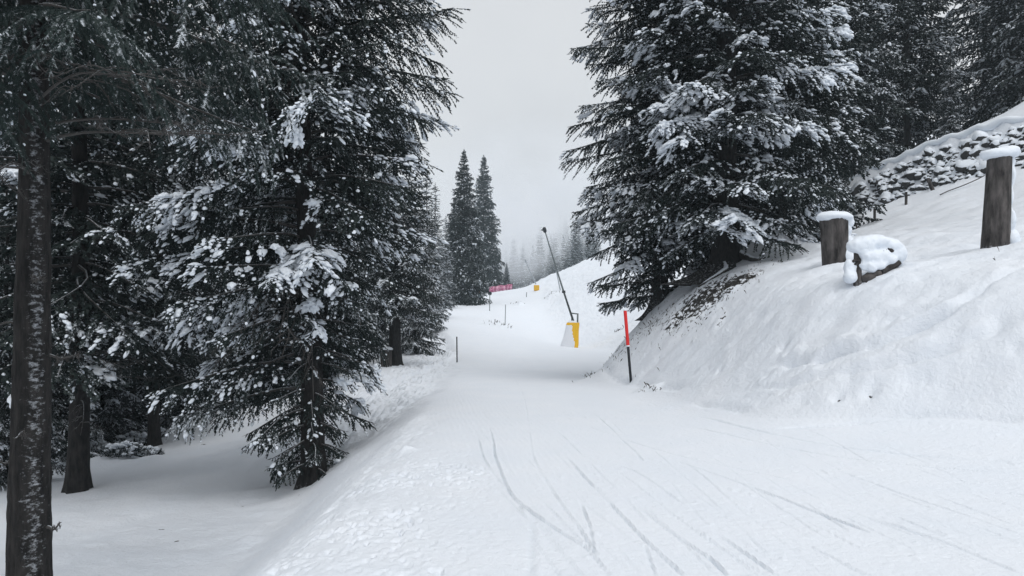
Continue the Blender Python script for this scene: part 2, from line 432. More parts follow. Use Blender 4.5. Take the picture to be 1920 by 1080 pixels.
    # ski tracks: (photo polyline, depth, half width)
    tracks = [
     ([(918,800),(928,850),(960,930),(1010,970),(1128,1045)], .030, .018), ([(895,820),(908,860),(935,900),(985,960)], .026, .016),
     ([(1055,850),(1110,910),(1160,960),(1230,1030),(1290,1085)], .028, .018), ([(1065,960),(1085,985),(1110,1025),(1124,1045)], .022, .016),
     ([(1200,955),(1260,1000),(1330,1045),(1370,1085)], .030, .018), ([(1180,940),(1280,1010),(1350,1060)], .02, .016),
     ([(1365,900),(1440,925),(1530,960),(1640,1000)], .026, .018), ([(1250,860),(1365,900),(1460,935)], .012, .015),
     ([(1330,990),(1400,1035),(1470,1085)], .026, .016), ([(1420,1050),(1470,1085)], .02, .016), ([(1000,960),(998,1020),(995,1085)], .012, .03),
     ([(1430,803),(1620,797),(1720,787),(1790,792),(1930,800)], .045, .05),
     ([(1560,880),(1700,930),(1930,1010)], .012, .018), ([(1200,1000),(1230,1085)], .014, .015), ([(1100,860),(1180,880),(1290,950)], .010, .015),
     ([(1600,960),(1750,1010),(1930,1085)], .014, .02), ([(1150,880),(1330,1010),(1450,1085)], .010, .014), ([(1050,780),(1250,850),(1500,905)], .008, .02),
     ([(1300,780),(1520,830),(1930,870)], .012, .025), ([(1290,800),(1560,855),(1930,890)], .010, .02),
     ([(1500,1010),(1640,1085)], .016, .016), ([(1085,930),(1105,990),(1118,1040)], .018, .013), ([(960,700),(985,760),(1000,850),(1060,960)], .006, .02),
    ]
    trng = np.random.default_rng(14)
    for _ in range(75):          # fainter old tracks
        px, py = trng.uniform(900, 1850), trng.uniform(770, 1040)
        sl = np.interp(px, [900, 1100, 1400, 1800], [1.3, .95, .55, .3]) * trng.uniform(.8, 1.2)
        L = trng.uniform(60, 260)
        tracks.append(([(px, py), (px + L * .5, py + L * .5 * sl * .95), (px + L, py + L * sl)], trng.uniform(.003, .011), trng.uniform(.012, .0219)))
    track_shade = np.zeros_like(Z)  # groove shade put into the colour, strongest along each track
    for i, (pts, dep, hw) in enumerate(tracks):
        wp = [hit(*p) for p in pts]
        wp = [w for w in wp if w]
        if len(wp) < 2: continue
        wp = wobble(wp, i)
        xs = [w[0] for w in wp]; ys = [w[1] for w in wp]
        k = np.where((Y > min(ys) - .4) & (Y < max(ys) + .4) & (X > min(xs) - .4) & (X < max(xs) + .4))
        d, sd = seg_dist(X[k], Y[k], wp)
        fade = 0.35 + 0.65 * sst(-.45, .15, vnoise(X[k] * 1.1 + i, Y[k] * 1.1, seed=60 + i))
        e0 = np.hypot(X[k] - wp[0][0], Y[k] - wp[0][1]); e1 = np.hypot(X[k] - wp[-1][0], Y[k] - wp[-1][1])
        fade = fade * sst(0, .7, e0) * sst(0, .25, e1) * (.85 + .3 * vnoise(X[k] * 4, Y[k] * 4, seed=61))
        hw = hw * (.47 if hw < .022 else .9)
        Z[k] -= dep * (1.1 if i < 3 else 1.5) * fade * np.exp(-(d / hw) ** 2)
        track_shade[k] = np.maximum(track_shade[k], min(1, dep * 31) * (.55 if i < 3 else .75) * fade * np.exp(-(d / (hw * 1.0)) ** 2) * (hw < .04))
        if hw < .04: Z[k] += dep * .45 * fade * np.exp(-((d * sd - hw * 2.4) / hw) ** 2)
    track_shade = np.clip(track_shade, 0, 1)
    # broken lip of the piste edge and trails trodden across the right bank
    lips = [([(560,985),(590,960),(640,925)], .03, .07),
            ([(1420,690),(1520,672),(1650,640),(1780,585),(1930,500)], .19, .08), ([(1390,735),(1480,722),(1620,690),(1760,655),(1930,600)], .10, .07),
            ([(1660,712),(1740,705),(1800,722)], .07, .08), ([(1560,640),(1700,590),(1800,560)], .12, .14), ([(1850,660),(1870,690),(1930,680)], .06, .08),
            ([(1280,760),(1350,770),(1430,790)], .05, .1), ([(1090,700),(1150,716),(1300,735)], .05, .1)]
    for pts, dep, hw in lips:
        wp = [w for w in (hit(*p) for p in pts) if w]
        if len(wp) < 2: continue
        d, sd = seg_dist(X, Y, wp)
        rag = 1 + .6 * vnoise(X * 2.2, Y * 2.2, seed=77) + .3 * vnoise(X * 7, Y * 7, seed=78)
        rag = rag * sst(0, 1.3, np.hypot(X - wp[0][0], Y - wp[0][1])) * sst(0, .8, np.hypot(X - wp[-1][0], Y - wp[-1][1]))
        Z -= dep * rag * np.exp(-(d / hw) ** 2)
        Z += dep * .35 * rag * np.exp(-((d * sd - hw * 2) / (hw * 1.3)) ** 2) * (X > 0)
    # dents and footprints
    for (px, py, r, dep) in [(1470,650,.10,.16),(1478,662,.07,.10),(1350,693,.08,.10),(1440,703,.09,.08),(1572,752,.10,.10),(1632,740,.12,.12),(1872,607,.12,.11),(1905,655,.09,.09),
                             (1780,640,.2,.08),(1690,560,.2,.08),(1830,560,.15,.07),(1300,660,.2,.05),(1400,620,.25,.06),(1550,600,.3,.07)]:
        w = hit(px, py)
        if w: Z -= dep * .65 * np.exp(-((X - w[0]) ** 2 + (Y - w[1]) ** 2) / (r * r))
    # ice pits on the right bank
    Z -= right * (1 - sst(16, 24, Y)) * .06 * np.clip(vnoise(X * 2.3, Y * 2.3, seed=90) - .55, 0, 1)
    # small lumps and mounds
    for (px, py, r, h) in [(973,572,.6,.5),(930,612,1.0,.5),(1033,556,.8,.6),(760,845,.12,.06),(470,1010,.2,.1),(1450,470,.7,.55),(1410,478,.6,.45),(1210,738,.2,.14),(1232,735,.15,.1),
                           (820,660,.45,.32),(840,668,.4,.3),(800,650,.5,.3),(205,870,.7,.3),(280,870,.6,.2),(1190,600,.5,.3)]:
        w = hit(px, py)
        if w: Z += h * np.exp(-((X - w[0]) ** 2 + (Y - w[1]) ** 2) / (r * r)) * (1 + .5 * fbm(X * 2, Y * 2, seed=88))
    # bare earth showing through, plus dark specks for dents, animal prints and debris
    bare = np.zeros_like(Z)
    for (px, py, rx, ry, s) in [(1330,555,1.3,1.4,.68),(1375,530,1.0,1.0,.68),(1290,580,.9,1.1,.62),(1235,600,.7,.9,.48),(1180,640,.5,.8,.46),(1130,680,.5,.8,.44),(1160,655,.5,.7,.42),(1100,700,.3,.6,.40),
                                (1440,490,.5,.7,.36),(973,566,.5,.8,.66),(930,607,.8,1.2,.50),(1033,552,.5,1.0,.62),(1207,737,.15,.2,.55),(1325,585,.3,.3,.5),(230,850,1.1,.8,.46),
                                (1572,756,.05,.06,.7),(1632,742,.05,.06,.7),(1478,662,.04,.05,.8),(1540,690,.04,.05,.7),(380,836,.22,.16,.62),(300,990,.05,.05,.6),(330,1012,.06,.05,.62),(560,930,.05,.05,.6),(345,905,.05,.04,.6),(240,955,.04,.04,.6),(455,948,.05,.05,.58),(700,748,.1,.2,.5),(770,715,.1,.2,.52),(1345,610,.25,.3,.5),(1300,640,.1,.1,.5)]:
        w = hit(px, py)
        if w: bare = np.maximum(bare, s * np.exp(-((X - w[0]) / rx) ** 2 - ((Y - w[1]) / ry) ** 2))
    Z += 0.16 * sst(.25, .55, bare) * fbm(X * 2.2, Y * 2.2, seed=95, octv=4) * (Y > 15)
    Z += CAMZ
    ny, nx = Z.shape
    V = np.stack([X.ravel(), Y.ravel(), Z.ravel()], 1)
    idx = np.arange(ny * nx).reshape(ny, nx)
    Fq = np.stack([idx[:-1, :-1], idx[:-1, 1:], idx[1:, 1:], idx[1:, :-1]], -1).reshape(-1, 4)
    # vertex normals shared by the two sheets
    gy, gx = np.gradient(Z, GY, GX)
    Nn = np.stack([-gx.ravel(), -gy.ravel(), np.ones(Z.size)], 1)
    Nn /= np.linalg.norm(Nn, axis=1)[:, None]
    pist = ((X > edge - .05) & (X < toe + .1) & (Y < 150))
    pist_f = pist[:-1, :-1].ravel()
    for nm, sel, mat in (('snow_ground', ~pist_f, M['ground']), ('ski_piste', pist_f, M['piste'])):
        ff = Fq[sel]
        used = np.unique(ff); remap = np.zeros(len(V), np.int64); remap[used] = np.arange(len(used))
        me = mesh_np(nm, V[used], remap[ff], smooth=True, attr={'bare': bare.ravel()[used], 'track_shade': track_shade.ravel()[used]})
        me.normals_split_custom_set_from_vertices(Nn[used].tolist())
        o = obj(nm, me, mat)
        tag(o, kind='structure')
    return Z

HZ = build_terrain()

def ground(x, y):
    """height of the built terrain"""
    i = int(np.clip(np.searchsorted(GX, x) - 1, 0, len(GX) - 2)); j = int(np.clip(np.searchsorted(GY, y) - 1, 0, len(GY) - 2))
    u = (x - GX[i]) / (GX[i + 1] - GX[i]); v = (y - GY[j]) / (GY[j + 1] - GY[j])
    return float(HZ[j, i] * (1 - u) * (1 - v) + HZ[j, i + 1] * u * (1 - v) + HZ[j + 1, i] * (1 - u) * v + HZ[j + 1, i + 1] * u * v)

def px2x(px, y): return (px - 960) / F * y
def at(px, y, dz=0.0):
    x = px2x(px, y)
    return (x, y, ground(x, y) + dz)

# ------------------------------------------------------------------ tubes and blobs
def frames(P):
    P = np.asarray(P, float); T = np.gradient(P, axis=0); T /= np.linalg.norm(T, axis=1)[:, None] + 1e-12
    a = np.array((0, 0, 1.0)) if abs(T[0][2]) < .8 else np.array((1.0, 0, 0))
    U = np.cross(T, a); U /= np.linalg.norm(U, axis=1)[:, None] + 1e-12
    return T, U, np.cross(T, U)

class MB:
    """collects quads for one mesh"""
    def __init__(s): s.v, s.f, s.n, s.a = [], [], 0, []
    def add(s, v, f, a=None):
        s.v.append(np.asarray(v, float)); s.f.append(np.asarray(f, int) + s.n); s.n += len(v)
        s.a.append(np.zeros(len(v)) if a is None else np.broadcast_to(np.asarray(a, float), (len(v),)))
    def tube(s, P, r, sides=8, cap=True, a=None, jit=0.0, rng=None):
        P = np.asarray(P, float); r = np.broadcast_to(np.asarray(r, float), (len(P),))
        if cap:
            P = np.concatenate([P[:1], P, P[-1:]]); r = np.concatenate([[r[0] * .01], r, [r[-1] * .01]])
            P[0] -= 0; 
        Tt = P.copy()
        if cap: Tt = np.concatenate([P[1:2] - (P[2:3] - P[1:2]) * 1e-3, P[1:-1], P[-2:-1] + (P[-2:-1] - P[-3:-2]) * 1e-3])
        T, U, W = frames(Tt)
        th = np.linspace(0, 2 * np.pi, sides, endpoint=False)
        rr = r[:, None] * (1 + (jit * (rng.random((len(P), sides)) - .5) if jit else 0) * np.ones((len(P), sides)))
        V = P[:, None, :] + rr[..., None] * (np.cos(th)[None, :, None] * U[:, None, :] + np.sin(th)[None, :, None] * W[:, None, :])
        n = len(P); idx = np.arange(n * sides).reshape(n, sides); nxt = np.roll(idx, -1, 1)
        Fq = np.stack([idx[:-1], nxt[:-1], nxt[1:], idx[1:]], -1).reshape(-1, 4)
        s.add(V.reshape(-1, 3), Fq, a)
    def box(s, c, d, rot=None, a=None):
        x, y, z = np.array(d) / 2
        V = np.array([(-x,-y,-z),(x,-y,-z),(x,y,-z),(-x,y,-z),(-x,-y,z),(x,-y,z),(x,y,z),(-x,y,z)])
        if rot is not None: V = V @ np.asarray(rot).T
        s.add(V + np.asarray(c), [(0,3,2,1),(4,5,6,7),(0,1,5,4),(1,2,6,5),(2,3,7,6),(3,0,4,7)], a)
    def build(s, name, mats, parent=None, smooth=True, an=None):
        me = mesh_np(name, np.concatenate(s.v), np.concatenate(s.f), smooth, {an: np.concatenate(s.a)} if an else None)
        return obj(name, me, mats, parent)

def uv_blob(nu, nv, seed, rough=.25, flat=True, freq=1.6):
    """a lumpy ball as quads (poles are tiny rings)"""
    th = np.linspace(0.06, np.pi - .06, nv); ph = np.linspace(0, 2 * np.pi, nu, endpoint=False)
    T, Pp = np.meshgrid(th, ph, indexing='ij')
    V = np.stack([np.sin(T) * np.cos(Pp), np.sin(T) * np.sin(Pp), np.cos(T)], -1).reshape(-1, 3)
    r = 1 + rough * fbm(V[:, 0] * freq + seed * 3.1, V[:, 1] * freq + 9, V[:, 2] * freq, seed=seed, octv=2)
    V = V * r[:, None]
    if flat: V[:, 2] = np.where(V[:, 2] < 0, V[:, 2] * .45, V[:, 2])
    idx = np.arange(nv * nu).reshape(nv, nu); nx = np.roll(idx, -1, 1)
    Fq = np.stack([idx[:-1], idx[1:], nx[1:], nx[:-1]], -1).reshape(-1, 4)
    capa = np.stack([idx[0, 0:nu:1], idx[0, 0:nu:1], idx[0, 0:nu:1], idx[0, 0:nu:1]], -1)[:0]
    return V, Fq

BLOB_L = [uv_blob(13, 9, s, .75, freq=2.3) for s in range(10)]
BLOB_S = [uv_blob(7, 5, 40 + s, .5, freq=1.7) for s in range(10)]

def place_blobs(tpls, pos, dirs, size, elong, rng):
    """copies of lumpy templates along unit directions"""
    Vs, Fs, n = [], [], 0
    which = rng.integers(0, len(tpls), len(pos))
    for k, (V, Fq) in enumerate(tpls):
        s = np.where(which == k)[0]
        if not len(s): continue
        d = dirs[s].copy(); d[:, 2] *= .55; d /= np.linalg.norm(d, axis=1)[:, None] + 1e-9
        up = np.array((0, 0, 1.0))
        sd = np.cross(up, d); sd /= np.linalg.norm(sd, axis=1)[:, None] + 1e-6
        bad = np.linalg.norm(sd, axis=1) < .5
        sd[bad] = (1, 0, 0)
        uu = np.cross(d, sd)
        fl = np.where(rng.random(len(s)) < .5, -1.0, 1.0)
        e, z = elong[s], size[s]
        P = (V[None, :, 0, None] * (d * (z * e)[:, None])[:, None, :] + V[None, :, 1, None] * (sd * (z * fl * 0 + z)[:, None])[:, None, :]
             + V[None, :, 2, None] * (uu * (z * .75)[:, None])[:, None, :] + pos[s][:, None, :])
        nv = len(V)
        Vs.append(P.reshape(-1, 3))
        Fs.append((Fq[None] + (np.arange(len(s)) * nv)[:, None, None]).reshape(-1, 4) + n)
        n += nv * len(s)
    return (np.concatenate(Vs), np.concatenate(Fs)) if Vs else (np.zeros((0, 3)), np.zeros((0, 4), int))

# ------------------------------------------------------------------ spruces
def unit(v): return v / (np.linalg.norm(v, axis=-1, keepdims=True) + 1e-9)

def branch_template(rng, L, dens=1.0, droop=.35, hang=.5, up=.12, spread=.40, fat=1.0):
    """one bough along +x. Gives shoots (pos, dir, len, width, outward), axis points and snow spots."""
    na = 14
    s = np.linspace(0, 1, na)
    w1, w2 = rng.normal(0, .04), rng.normal(0, .03)
    ax = np.stack([L * s * (1 - .06 * s), L * (w1 * s * s + w2 * np.sin(5 * s)), L * (.16 * s - droop * s ** 1.7 + up * s ** 4)], 1)
    def axp(q): return np.stack([np.interp(q, s, ax[:, k]) for k in range(3)], -1)
    T = unit(np.gradient(ax, axis=0))
    def axt(q): return unit(np.stack([np.interp(q, s, T[:, k]) for k in range(3)], -1))
    sp, sd, sl, sw, so = [], [], [], [], []
    spots = []
    step = .085 / dens
    q = .10 + rng.random() * .03; side = 1
    while q < .985:
        prof = (math.sin(math.pi * min(1, .18 + .82 * q)) ** .7) * (.55 + .45 * q) + .10
        l2 = max(.10, spread * L * prof * (.75 + .5 * rng.random()) * (.4 if rng.random() < .12 else 1))
        base = axp(q); t = axt(q)
        ang = R(38 + 26 * (1 - q) + rng.normal(0, 9)) * side
        d = np.array((t[0] * math.cos(ang) - t[1] * math.sin(ang), t[0] * math.sin(ang) + t[1] * math.cos(ang), t[2] * .6 - .08))
        d = unit(d)
        hg = hang * (.45 + .9 * rng.random())
        m = max(3, int(l2 / .08))
        pts = [base]; dd = d.copy(); dirs = []
        for j in range(m):
            dd = unit(dd + np.array((0, 0, -1.0)) * hg * 1.5 / m + rng.normal(0, .04, 3))
            dirs.append(dd); pts.append(pts[-1] + dd * l2 / m)
        pts = np.array(pts); dirs = np.array(dirs)
        stp = .052 / dens
        ns = max(2, int(l2 / stp))
        qq = (np.arange(ns) + rng.random()) / ns
        qi = np.clip((qq * m).astype(int), 0, m - 1)
        pp = pts[qi] + dirs[qi] * ((qq * m - qi) * l2 / m)[:, None]
        dn = dirs[qi]
        lat = unit(np.cross(dn, np.array((0, 0, 1.0))) + 1e-4)
        sgn = np.where(np.arange(ns) % 2 == 0, 1.0, -1.0)[:, None]
        ds = unit(dn * .75 + lat * sgn * .75 + np.array((0, 0, -1.0)) * (hang * .55) + rng.normal(0, .18, (ns, 3)))
        ln = (.085 + .075 * rng.random(ns)) * (1.05 - .4 * qq) / dens ** .6
        sp.append(pp); sd.append(ds); sl.append(ln); sw.append(np.full(ns, .030 * fat / dens ** .7)); so.append(np.clip(q * .5 + qq * .6, 0, 1))
        # needles on the branchlet itself
        nb = m
        sp.append(pts[:-1]); sd.append(dirs); sl.append(np.full(nb, l2 / m * 1.5)); sw.append(np.full(nb, .034 * fat / dens ** .7)); so.append(np.clip(q * .5 + np.arange(nb) / nb * .6, 0, 1))
        for j in range(m):
            spots.append((*pts[j + 1], *dirs[j], (j + 1) / m, q, l2))
        q += step / L * (.7 + .6 * rng.random()); side = -side
    nb = max(6, int(L / .09)); qq = np.linspace(.25, 1, nb)
    sp.append(axp(qq)); sd.append(axt(qq)); sl.append(np.full(nb, .14)); sw.append(np.full(nb, .034 * fat / dens ** .7)); so.append(qq)
    for q in np.arange(.25, 1.0, .12 / L): spots.append((*axp(q), *axt(q), q, q, 9))
    return dict(L=L, ax=ax, P=np.concatenate(sp), D=np.concatenate(sd), l=np.concatenate(sl), w=np.concatenate(sw), o=np.concatenate(so), S=np.array(spots))

def shoots_mesh(P, D, l, w, dust, rng, comb=False):
    n = len(P)
    ref = rng.normal(0, 1, (n, 3)) * .55 + np.array((0, 0, 1.0))
    side = unit(np.cross(D, ref)); nrm = np.cross(side, D)
    if not comb:
        f = .35
        V = np.empty((n, 4, 3))
        mid = P + D * (l * .38)[:, None]
        V[:, 0] = P
        V[:, 1] = mid + side * w[:, None] - nrm * (w * f)[:, None]
        V[:, 2] = P + D * l[:, None]
        V[:, 3] = mid - side * w[:, None] - nrm * (w * f)[:, None]
        b = np.arange(n)[:, None] * 4
        T = np.concatenate([b + np.array((0, 1, 2)), b + np.array((0, 2, 3))])
        return V.reshape(-1, 3), T, np.repeat(dust, 4)
    k = 6
    V = np.empty((n, 2, k, 3, 3))
    for sI, sg in enumerate((1, -1)):
        for j in range(k):
            a = P + D * (l * (j / k))[:, None]
            V[:, sI, j, 0] = a
            V[:, sI, j, 1] = a + D * (l * .16)[:, None]
            V[:, sI, j, 2] = a + D * (l * .20)[:, None] + side * (sg * w * (1 - .06 * j))[:, None] - nrm * (w * .35)[:, None]
    T = np.arange(n * 2 * k * 3).reshape(-1, 3)
    return V.reshape(-1, 3), T, np.repeat(dust, 2 * k * 3)

def rot_z(a):
    c, s = math.cos(a), math.sin(a); return np.array(((c, -s, 0), (s, c, 0), (0, 0, 1)))
def rot_y(a):
    c, s = math.cos(a), math.sin(a); return np.array(((c, 0, s), (0, 1, 0), (-s, 0, c)))
def rot_x(a):
    c, s = math.cos(a), math.sin(a); return np.array(((1, 0, 0), (0, c, -s), (0, s, c)))

def trunk_mesh(name, rng, H, r, lean=(0, 0), sides=20, step=.3, flare=1.5, plaster=None, roots=5):
    zs = np.concatenate([np.arange(-.6, 1.2, .08), np.arange(1.2, H, step)])
    th = np.linspace(0, 2 * np.pi, sides, endpoint=False)
    Z, T = np.meshgrid(zs, th, indexing='ij')
    rr = r * np.clip(1 - Z / H, 0.02, 1) ** .8
    fl = np.exp(-np.clip(Z, -.6, 9) / .35)
    rr = rr * (1 + (flare - 1) * fl * (.55 + .45 * np.cos(roots * T + rng.random() * 6 + .6 * np.sin(2 * T))))
    rr = rr * (1 + .06 * fbm(np.cos(T) * 2.5, np.sin(T) * 2.5, Z * .9, seed=int(rng.integers(99)), octv=3) + .05 * vnoise(np.cos(T) * 7, np.sin(T) * 7, Z * 4, seed=4)
               + (.045 * np.abs(vnoise(np.cos(T) * 11, np.sin(T) * 11, Z * 5, seed=6)) + .03 * vnoise(np.cos(T) * 18, np.sin(T) * 18, Z * 13, seed=7) if step < .1 else 0))
    ph = rng.random() * 6
    cx = lean[0] * Z + .04 * np.sin(Z * .5 + ph); cy = lean[1] * Z + .04 * np.cos(Z * .43 + ph)
    V = np.stack([cx + rr * np.cos(T), cy + rr * np.sin(T), Z], -1).reshape(-1, 3)
    n = len(zs); idx = np.arange(n * sides).reshape(n, sides); nx = np.roll(idx, -1, 1)
    Fq = np.stack([idx[:-1], nx[:-1], nx[1:], idx[1:]], -1).reshape(-1, 4)
    pl = np.zeros(Z.shape)
    if plaster:
        for (a, wdt, amt) in plaster:
            dt = (T - a + np.pi) % (2 * np.pi) - np.pi
            pl = np.maximum(pl, amt * np.exp(-(dt / wdt) ** 2))
    pl = np.maximum(pl, .45 * np.exp(-np.clip(Z - .02, 0, 9) / .10))
    return mesh_np(name, V, Fq, True, {'plaster': pl.ravel()})

def make_spruce(seed, H=24, Rmax=2.9, base=1.0, r=.24, dens=1.0, hi=13.0, droop=.35, hang=.5, snow=.5, dust=.5, big=1.0, comb=False,
                whorl=.36, per=5, lean=(0, 0), plaster=None, mat='needle', azim=None, low_short=.0, sides=20, flare=1.5, up=.12, coarse=.42, fat=1.0, spread=.40, small=1.0, rfun=None, rpow=.72, tstep=.3, slen=1.0):
    """meshes (trunk, crown, snow) of one spruce; hi = height up to which boughs get full detail"""
    rng = np.random.default_rng(seed)
    trunk = trunk_mesh('trunk', rng, H, r, lean, sides=sides, plaster=plaster, flare=flare, step=tstep)
    lens = [.5, .9, 1.4, 2.0, 2.7, 3.4]
    def bank(d): return [[branch_template(rng, L, d, droop * (.8 + .4 * rng.random()), hang, up, spread, fat) for _ in range(3)] for L in lens]
    fine, rough = bank(dens), bank(min(dens, coarse))
    P, D, l, w, dst = [], [], [], [], []
    wood = MB(); sp, sdir, ssz, sel = [], [], [], []
    z = base
    phase = rng.random() * 6
    while z < H - .35:
        t = (z - base) / (H - base)
        rad = Rmax * (1 - t) ** rpow * (1 - low_short * math.exp(-(z - base) / 2.2))
        nb = per if z < hi else max(4, per - 1)
        for k in range(nb):
            az = phase + 2 * math.pi * (k + rng.uniform(-.28, .28)) / nb
            if azim and not azim(az % (2 * math.pi), z): continue
            L = rad * rng.uniform(.62, 1.18)
            if rng.random() < .10: L *= .55
            if rfun: L *= rfun(az, z)
            if L < .12: continue
            L = max(.25, L)
            bk = fine if z < hi else rough
            tp = bk[int(np.argmin([abs(math.log(L / x)) for x in lens]))][rng.integers(3)]
            s = L / tp['L']
            pitch = R(-10 + 34 * t + rng.normal(0, 6))
            M3 = rot_z(az) @ rot_y(-pitch) @ rot_x(rng.normal(0, .12))
            zz = z + rng.uniform(-.14, .14)
            r0 = r * max(.03, 1 - zz / H) ** .8 * .7
            o = np.array((lean[0] * zz + math.cos(az) * r0, lean[1] * zz + math.sin(az) * r0, zz))
            fl = 1.0 if rng.random() < .5 else -1.0
            ms = np.array((1, fl, 1.0))
            P.append((tp['P'] * ms * s) @ M3.T + o); D.append((tp['D'] * ms) @ M3.T)
            l.append(tp['l'] * s ** .35 * slen); w.append(tp['w'] * s ** .2)
            load = float(np.clip(rng.beta(1.1, 1.6) * 1.5 * snow + .05, 0, 1.3))
            dl = np.clip(dust * (.35 + .9 * rng.random()) + .25 * (load - .3), 0, 1.2)
            cl = fbm(P[-1][:, 0] * 1.5, P[-1][:, 1] * 1.5, P[-1][:, 2] * 1.5, seed=seed, octv=2)
            dst.append(np.clip(dl * (.15 + 1.0 * tp['o'] ** 1.6) * (1 + 1.6 * cl) + rng.normal(0, .10, len(tp['o'])), 0, 1.2))
            A = (tp['ax'][::2] * ms * s) @ M3.T + o
            wood.tube(A, np.linspace(.012 + .009 * L, .004, len(A)), 4 if z > hi else 5, cap=False)
            # snow lying on the bough, in patches
            S = tp['S']
            q = (S[:, :3] * ms * s) @ M3.T + o
            pat = np.clip(.42 + 3.2 * fbm(q[:, 0] * .9 + 5, q[:, 1] * .9, q[:, 2] * 1.0, seed=seed + 50, octv=3), .22, 3.2)
            pr = load * pat * np.where(S[:, 8] > 8, .8, .75 * (1 + S[:, 6])) * (.30 + .95 * S[:, 7]) * small
            ok = rng.random(len(S)) < pr
            if ok.any():
                q = q[ok] + rng.normal(0, .012, (int(ok.sum()), 3))
                dd = (S[ok, 3:6] * ms) @ M3.T
                g = rng.lognormal(-3.85, .42, len(q)) * (.75 + .32 * np.minimum(pat[ok], 2.5) + .2 * load) * big
                g = np.clip(g, .012, .018 if comb else .10 * big)
                q[:, 2] += g * .35
                sp.append(q); sdir.append(dd); ssz.append(g); sel.append(rng.uniform(1.0, 1.5, len(q)) + .35 * np.minimum(pat[ok], 2))
            # a few boughs carry thick pillows
            if load > .80 and z < hi + 3 and not comb:
                m = rng.integers(6, 16)
                c = S[(S[:, 7] > .5)]
                if len(c):
                    c = c[rng.integers(len(c))]
                    near = S[np.argsort(((S[:, :3] - c[:3]) ** 2).sum(1))[:m * 2:2]]
                    q = (near[:, :3] * ms * s) @ M3.T + o; dd = (near[:, 3:6] * ms) @ M3.T
                    g = rng.uniform(.035, .10, len(q)) * big * (.7 + .3 * load)
                    q = q + rng.normal(0, .03, q.shape)
                    q[:, 2] += g * .4
                    sp.append(q); sdir.append(dd); ssz.append(g); sel.append(rng.uniform(1.1, 1.8, len(q)))
        z += whorl * rng.uniform(.75, 1.25) * (1.0 if z < hi else 1.25)
        phase += 1.1 + rng.random()
    # leading shoot
    tip = np.array((lean[0] * H, lean[1] * H, H))
    nt_ = 26
    P.append(tip - np.array((0, 0, 1.0)) * rng.random((nt_, 1)) * .8); D.append(unit(rng.normal(0, .6, (nt_, 3)) + np.array((0, 0, .9))))
    l.append(np.full(nt_, .2)); w.append(np.full(nt_, .03 * fat)); dst.append(np.full(nt_, dust))
    V, T, da = shoots_mesh(np.concatenate(P), np.concatenate(D), np.concatenate(l), np.concatenate(w), np.concatenate(dst), rng, comb)
    # crown = needles, bough wood and the snow they carry in one mesh
    WV = np.concatenate(wood.v); WF = np.concatenate(wood.f)
    q, dd, g, e = [np.concatenate(x) for x in (sp, sdir, ssz, sel)]
    bigm = g > .055
    v1, f1 = place_blobs(BLOB_L, q[bigm], dd[bigm], g[bigm], e[bigm], rng)
    v2, f2 = place_blobs(BLOB_S, q[~bigm], dd[~bigm], g[~bigm], e[~bigm], rng)
    def tri(f): return np.concatenate([f[:, (0, 1, 2)], f[:, (0, 2, 3)]])
    vs = [V, WV, v1, v2]; fs = [T, tri(WF), tri(f1), tri(f2)]
    off = np.cumsum([0] + [len(x) for x in vs])
    Va = np.concatenate(vs); Ta = np.concatenate([f + o for f, o in zip(fs, off)])
    mi = np.repeat([0, 1, 2, 2], [len(f) for f in fs])
    crown = mesh_np('crown', Va, Ta, mi > 0, {'dust': np.concatenate([da, np.zeros(off[-1] - off[1])])}, mi)
    for mm in (mat, 'twig', 'snow'): crown.materials.append(M[mm])
    trunk.materials.append(M['bark'])
    return trunk, crown

def spruce_thing(meshes, loc, rz, label, group=None, sc=1.0):
    t = empty('spruce_tree', loc, rz, label, 'tree', group)
    t.scale = (sc, sc, sc)
    obj('trunk', meshes[0], None, t)
    obj('crown', meshes[1], None, t)
    return t

def dead_branch(parent, rng, o, az, L, drop, thick=.016):
    """a leafless, snow dusted bough with a few side twigs"""
    b = MB()
    s = np.linspace(0, 1, 10)
    def curve(o, az, L, drop, r0, lev):
        wob = rng.normal(0, .12)
        a2 = az + wob * s
        P = np.stack([o[0] + np.cos(a2) * L * s, o[1] + np.sin(a2) * L * s, o[2] + L * (.15 * s - drop * s ** 1.6) + .02 * np.sin(7 * s + wob * 9)], 1)
        b.tube(P, np.linspace(r0, r0 * .25, len(P)), 6, jit=.3, rng=rng)
        if lev:
            for k in range(int(3 + L * 4)):
                q = rng.uniform(.3, .95); i = int(q * 9)
                curve(P[i], az + rng.choice((-1, 1)) * rng.uniform(.5, 1.1), L * rng.uniform(.15, .4), drop + rng.uniform(-.2, .5), r0 * .45, lev - 1)
    curve(np.array(o, float), az, L, drop, thick, 2)
    return b.build('dead_branch', M['twig'], parent)

exec_rng = np.random.default_rng(77)

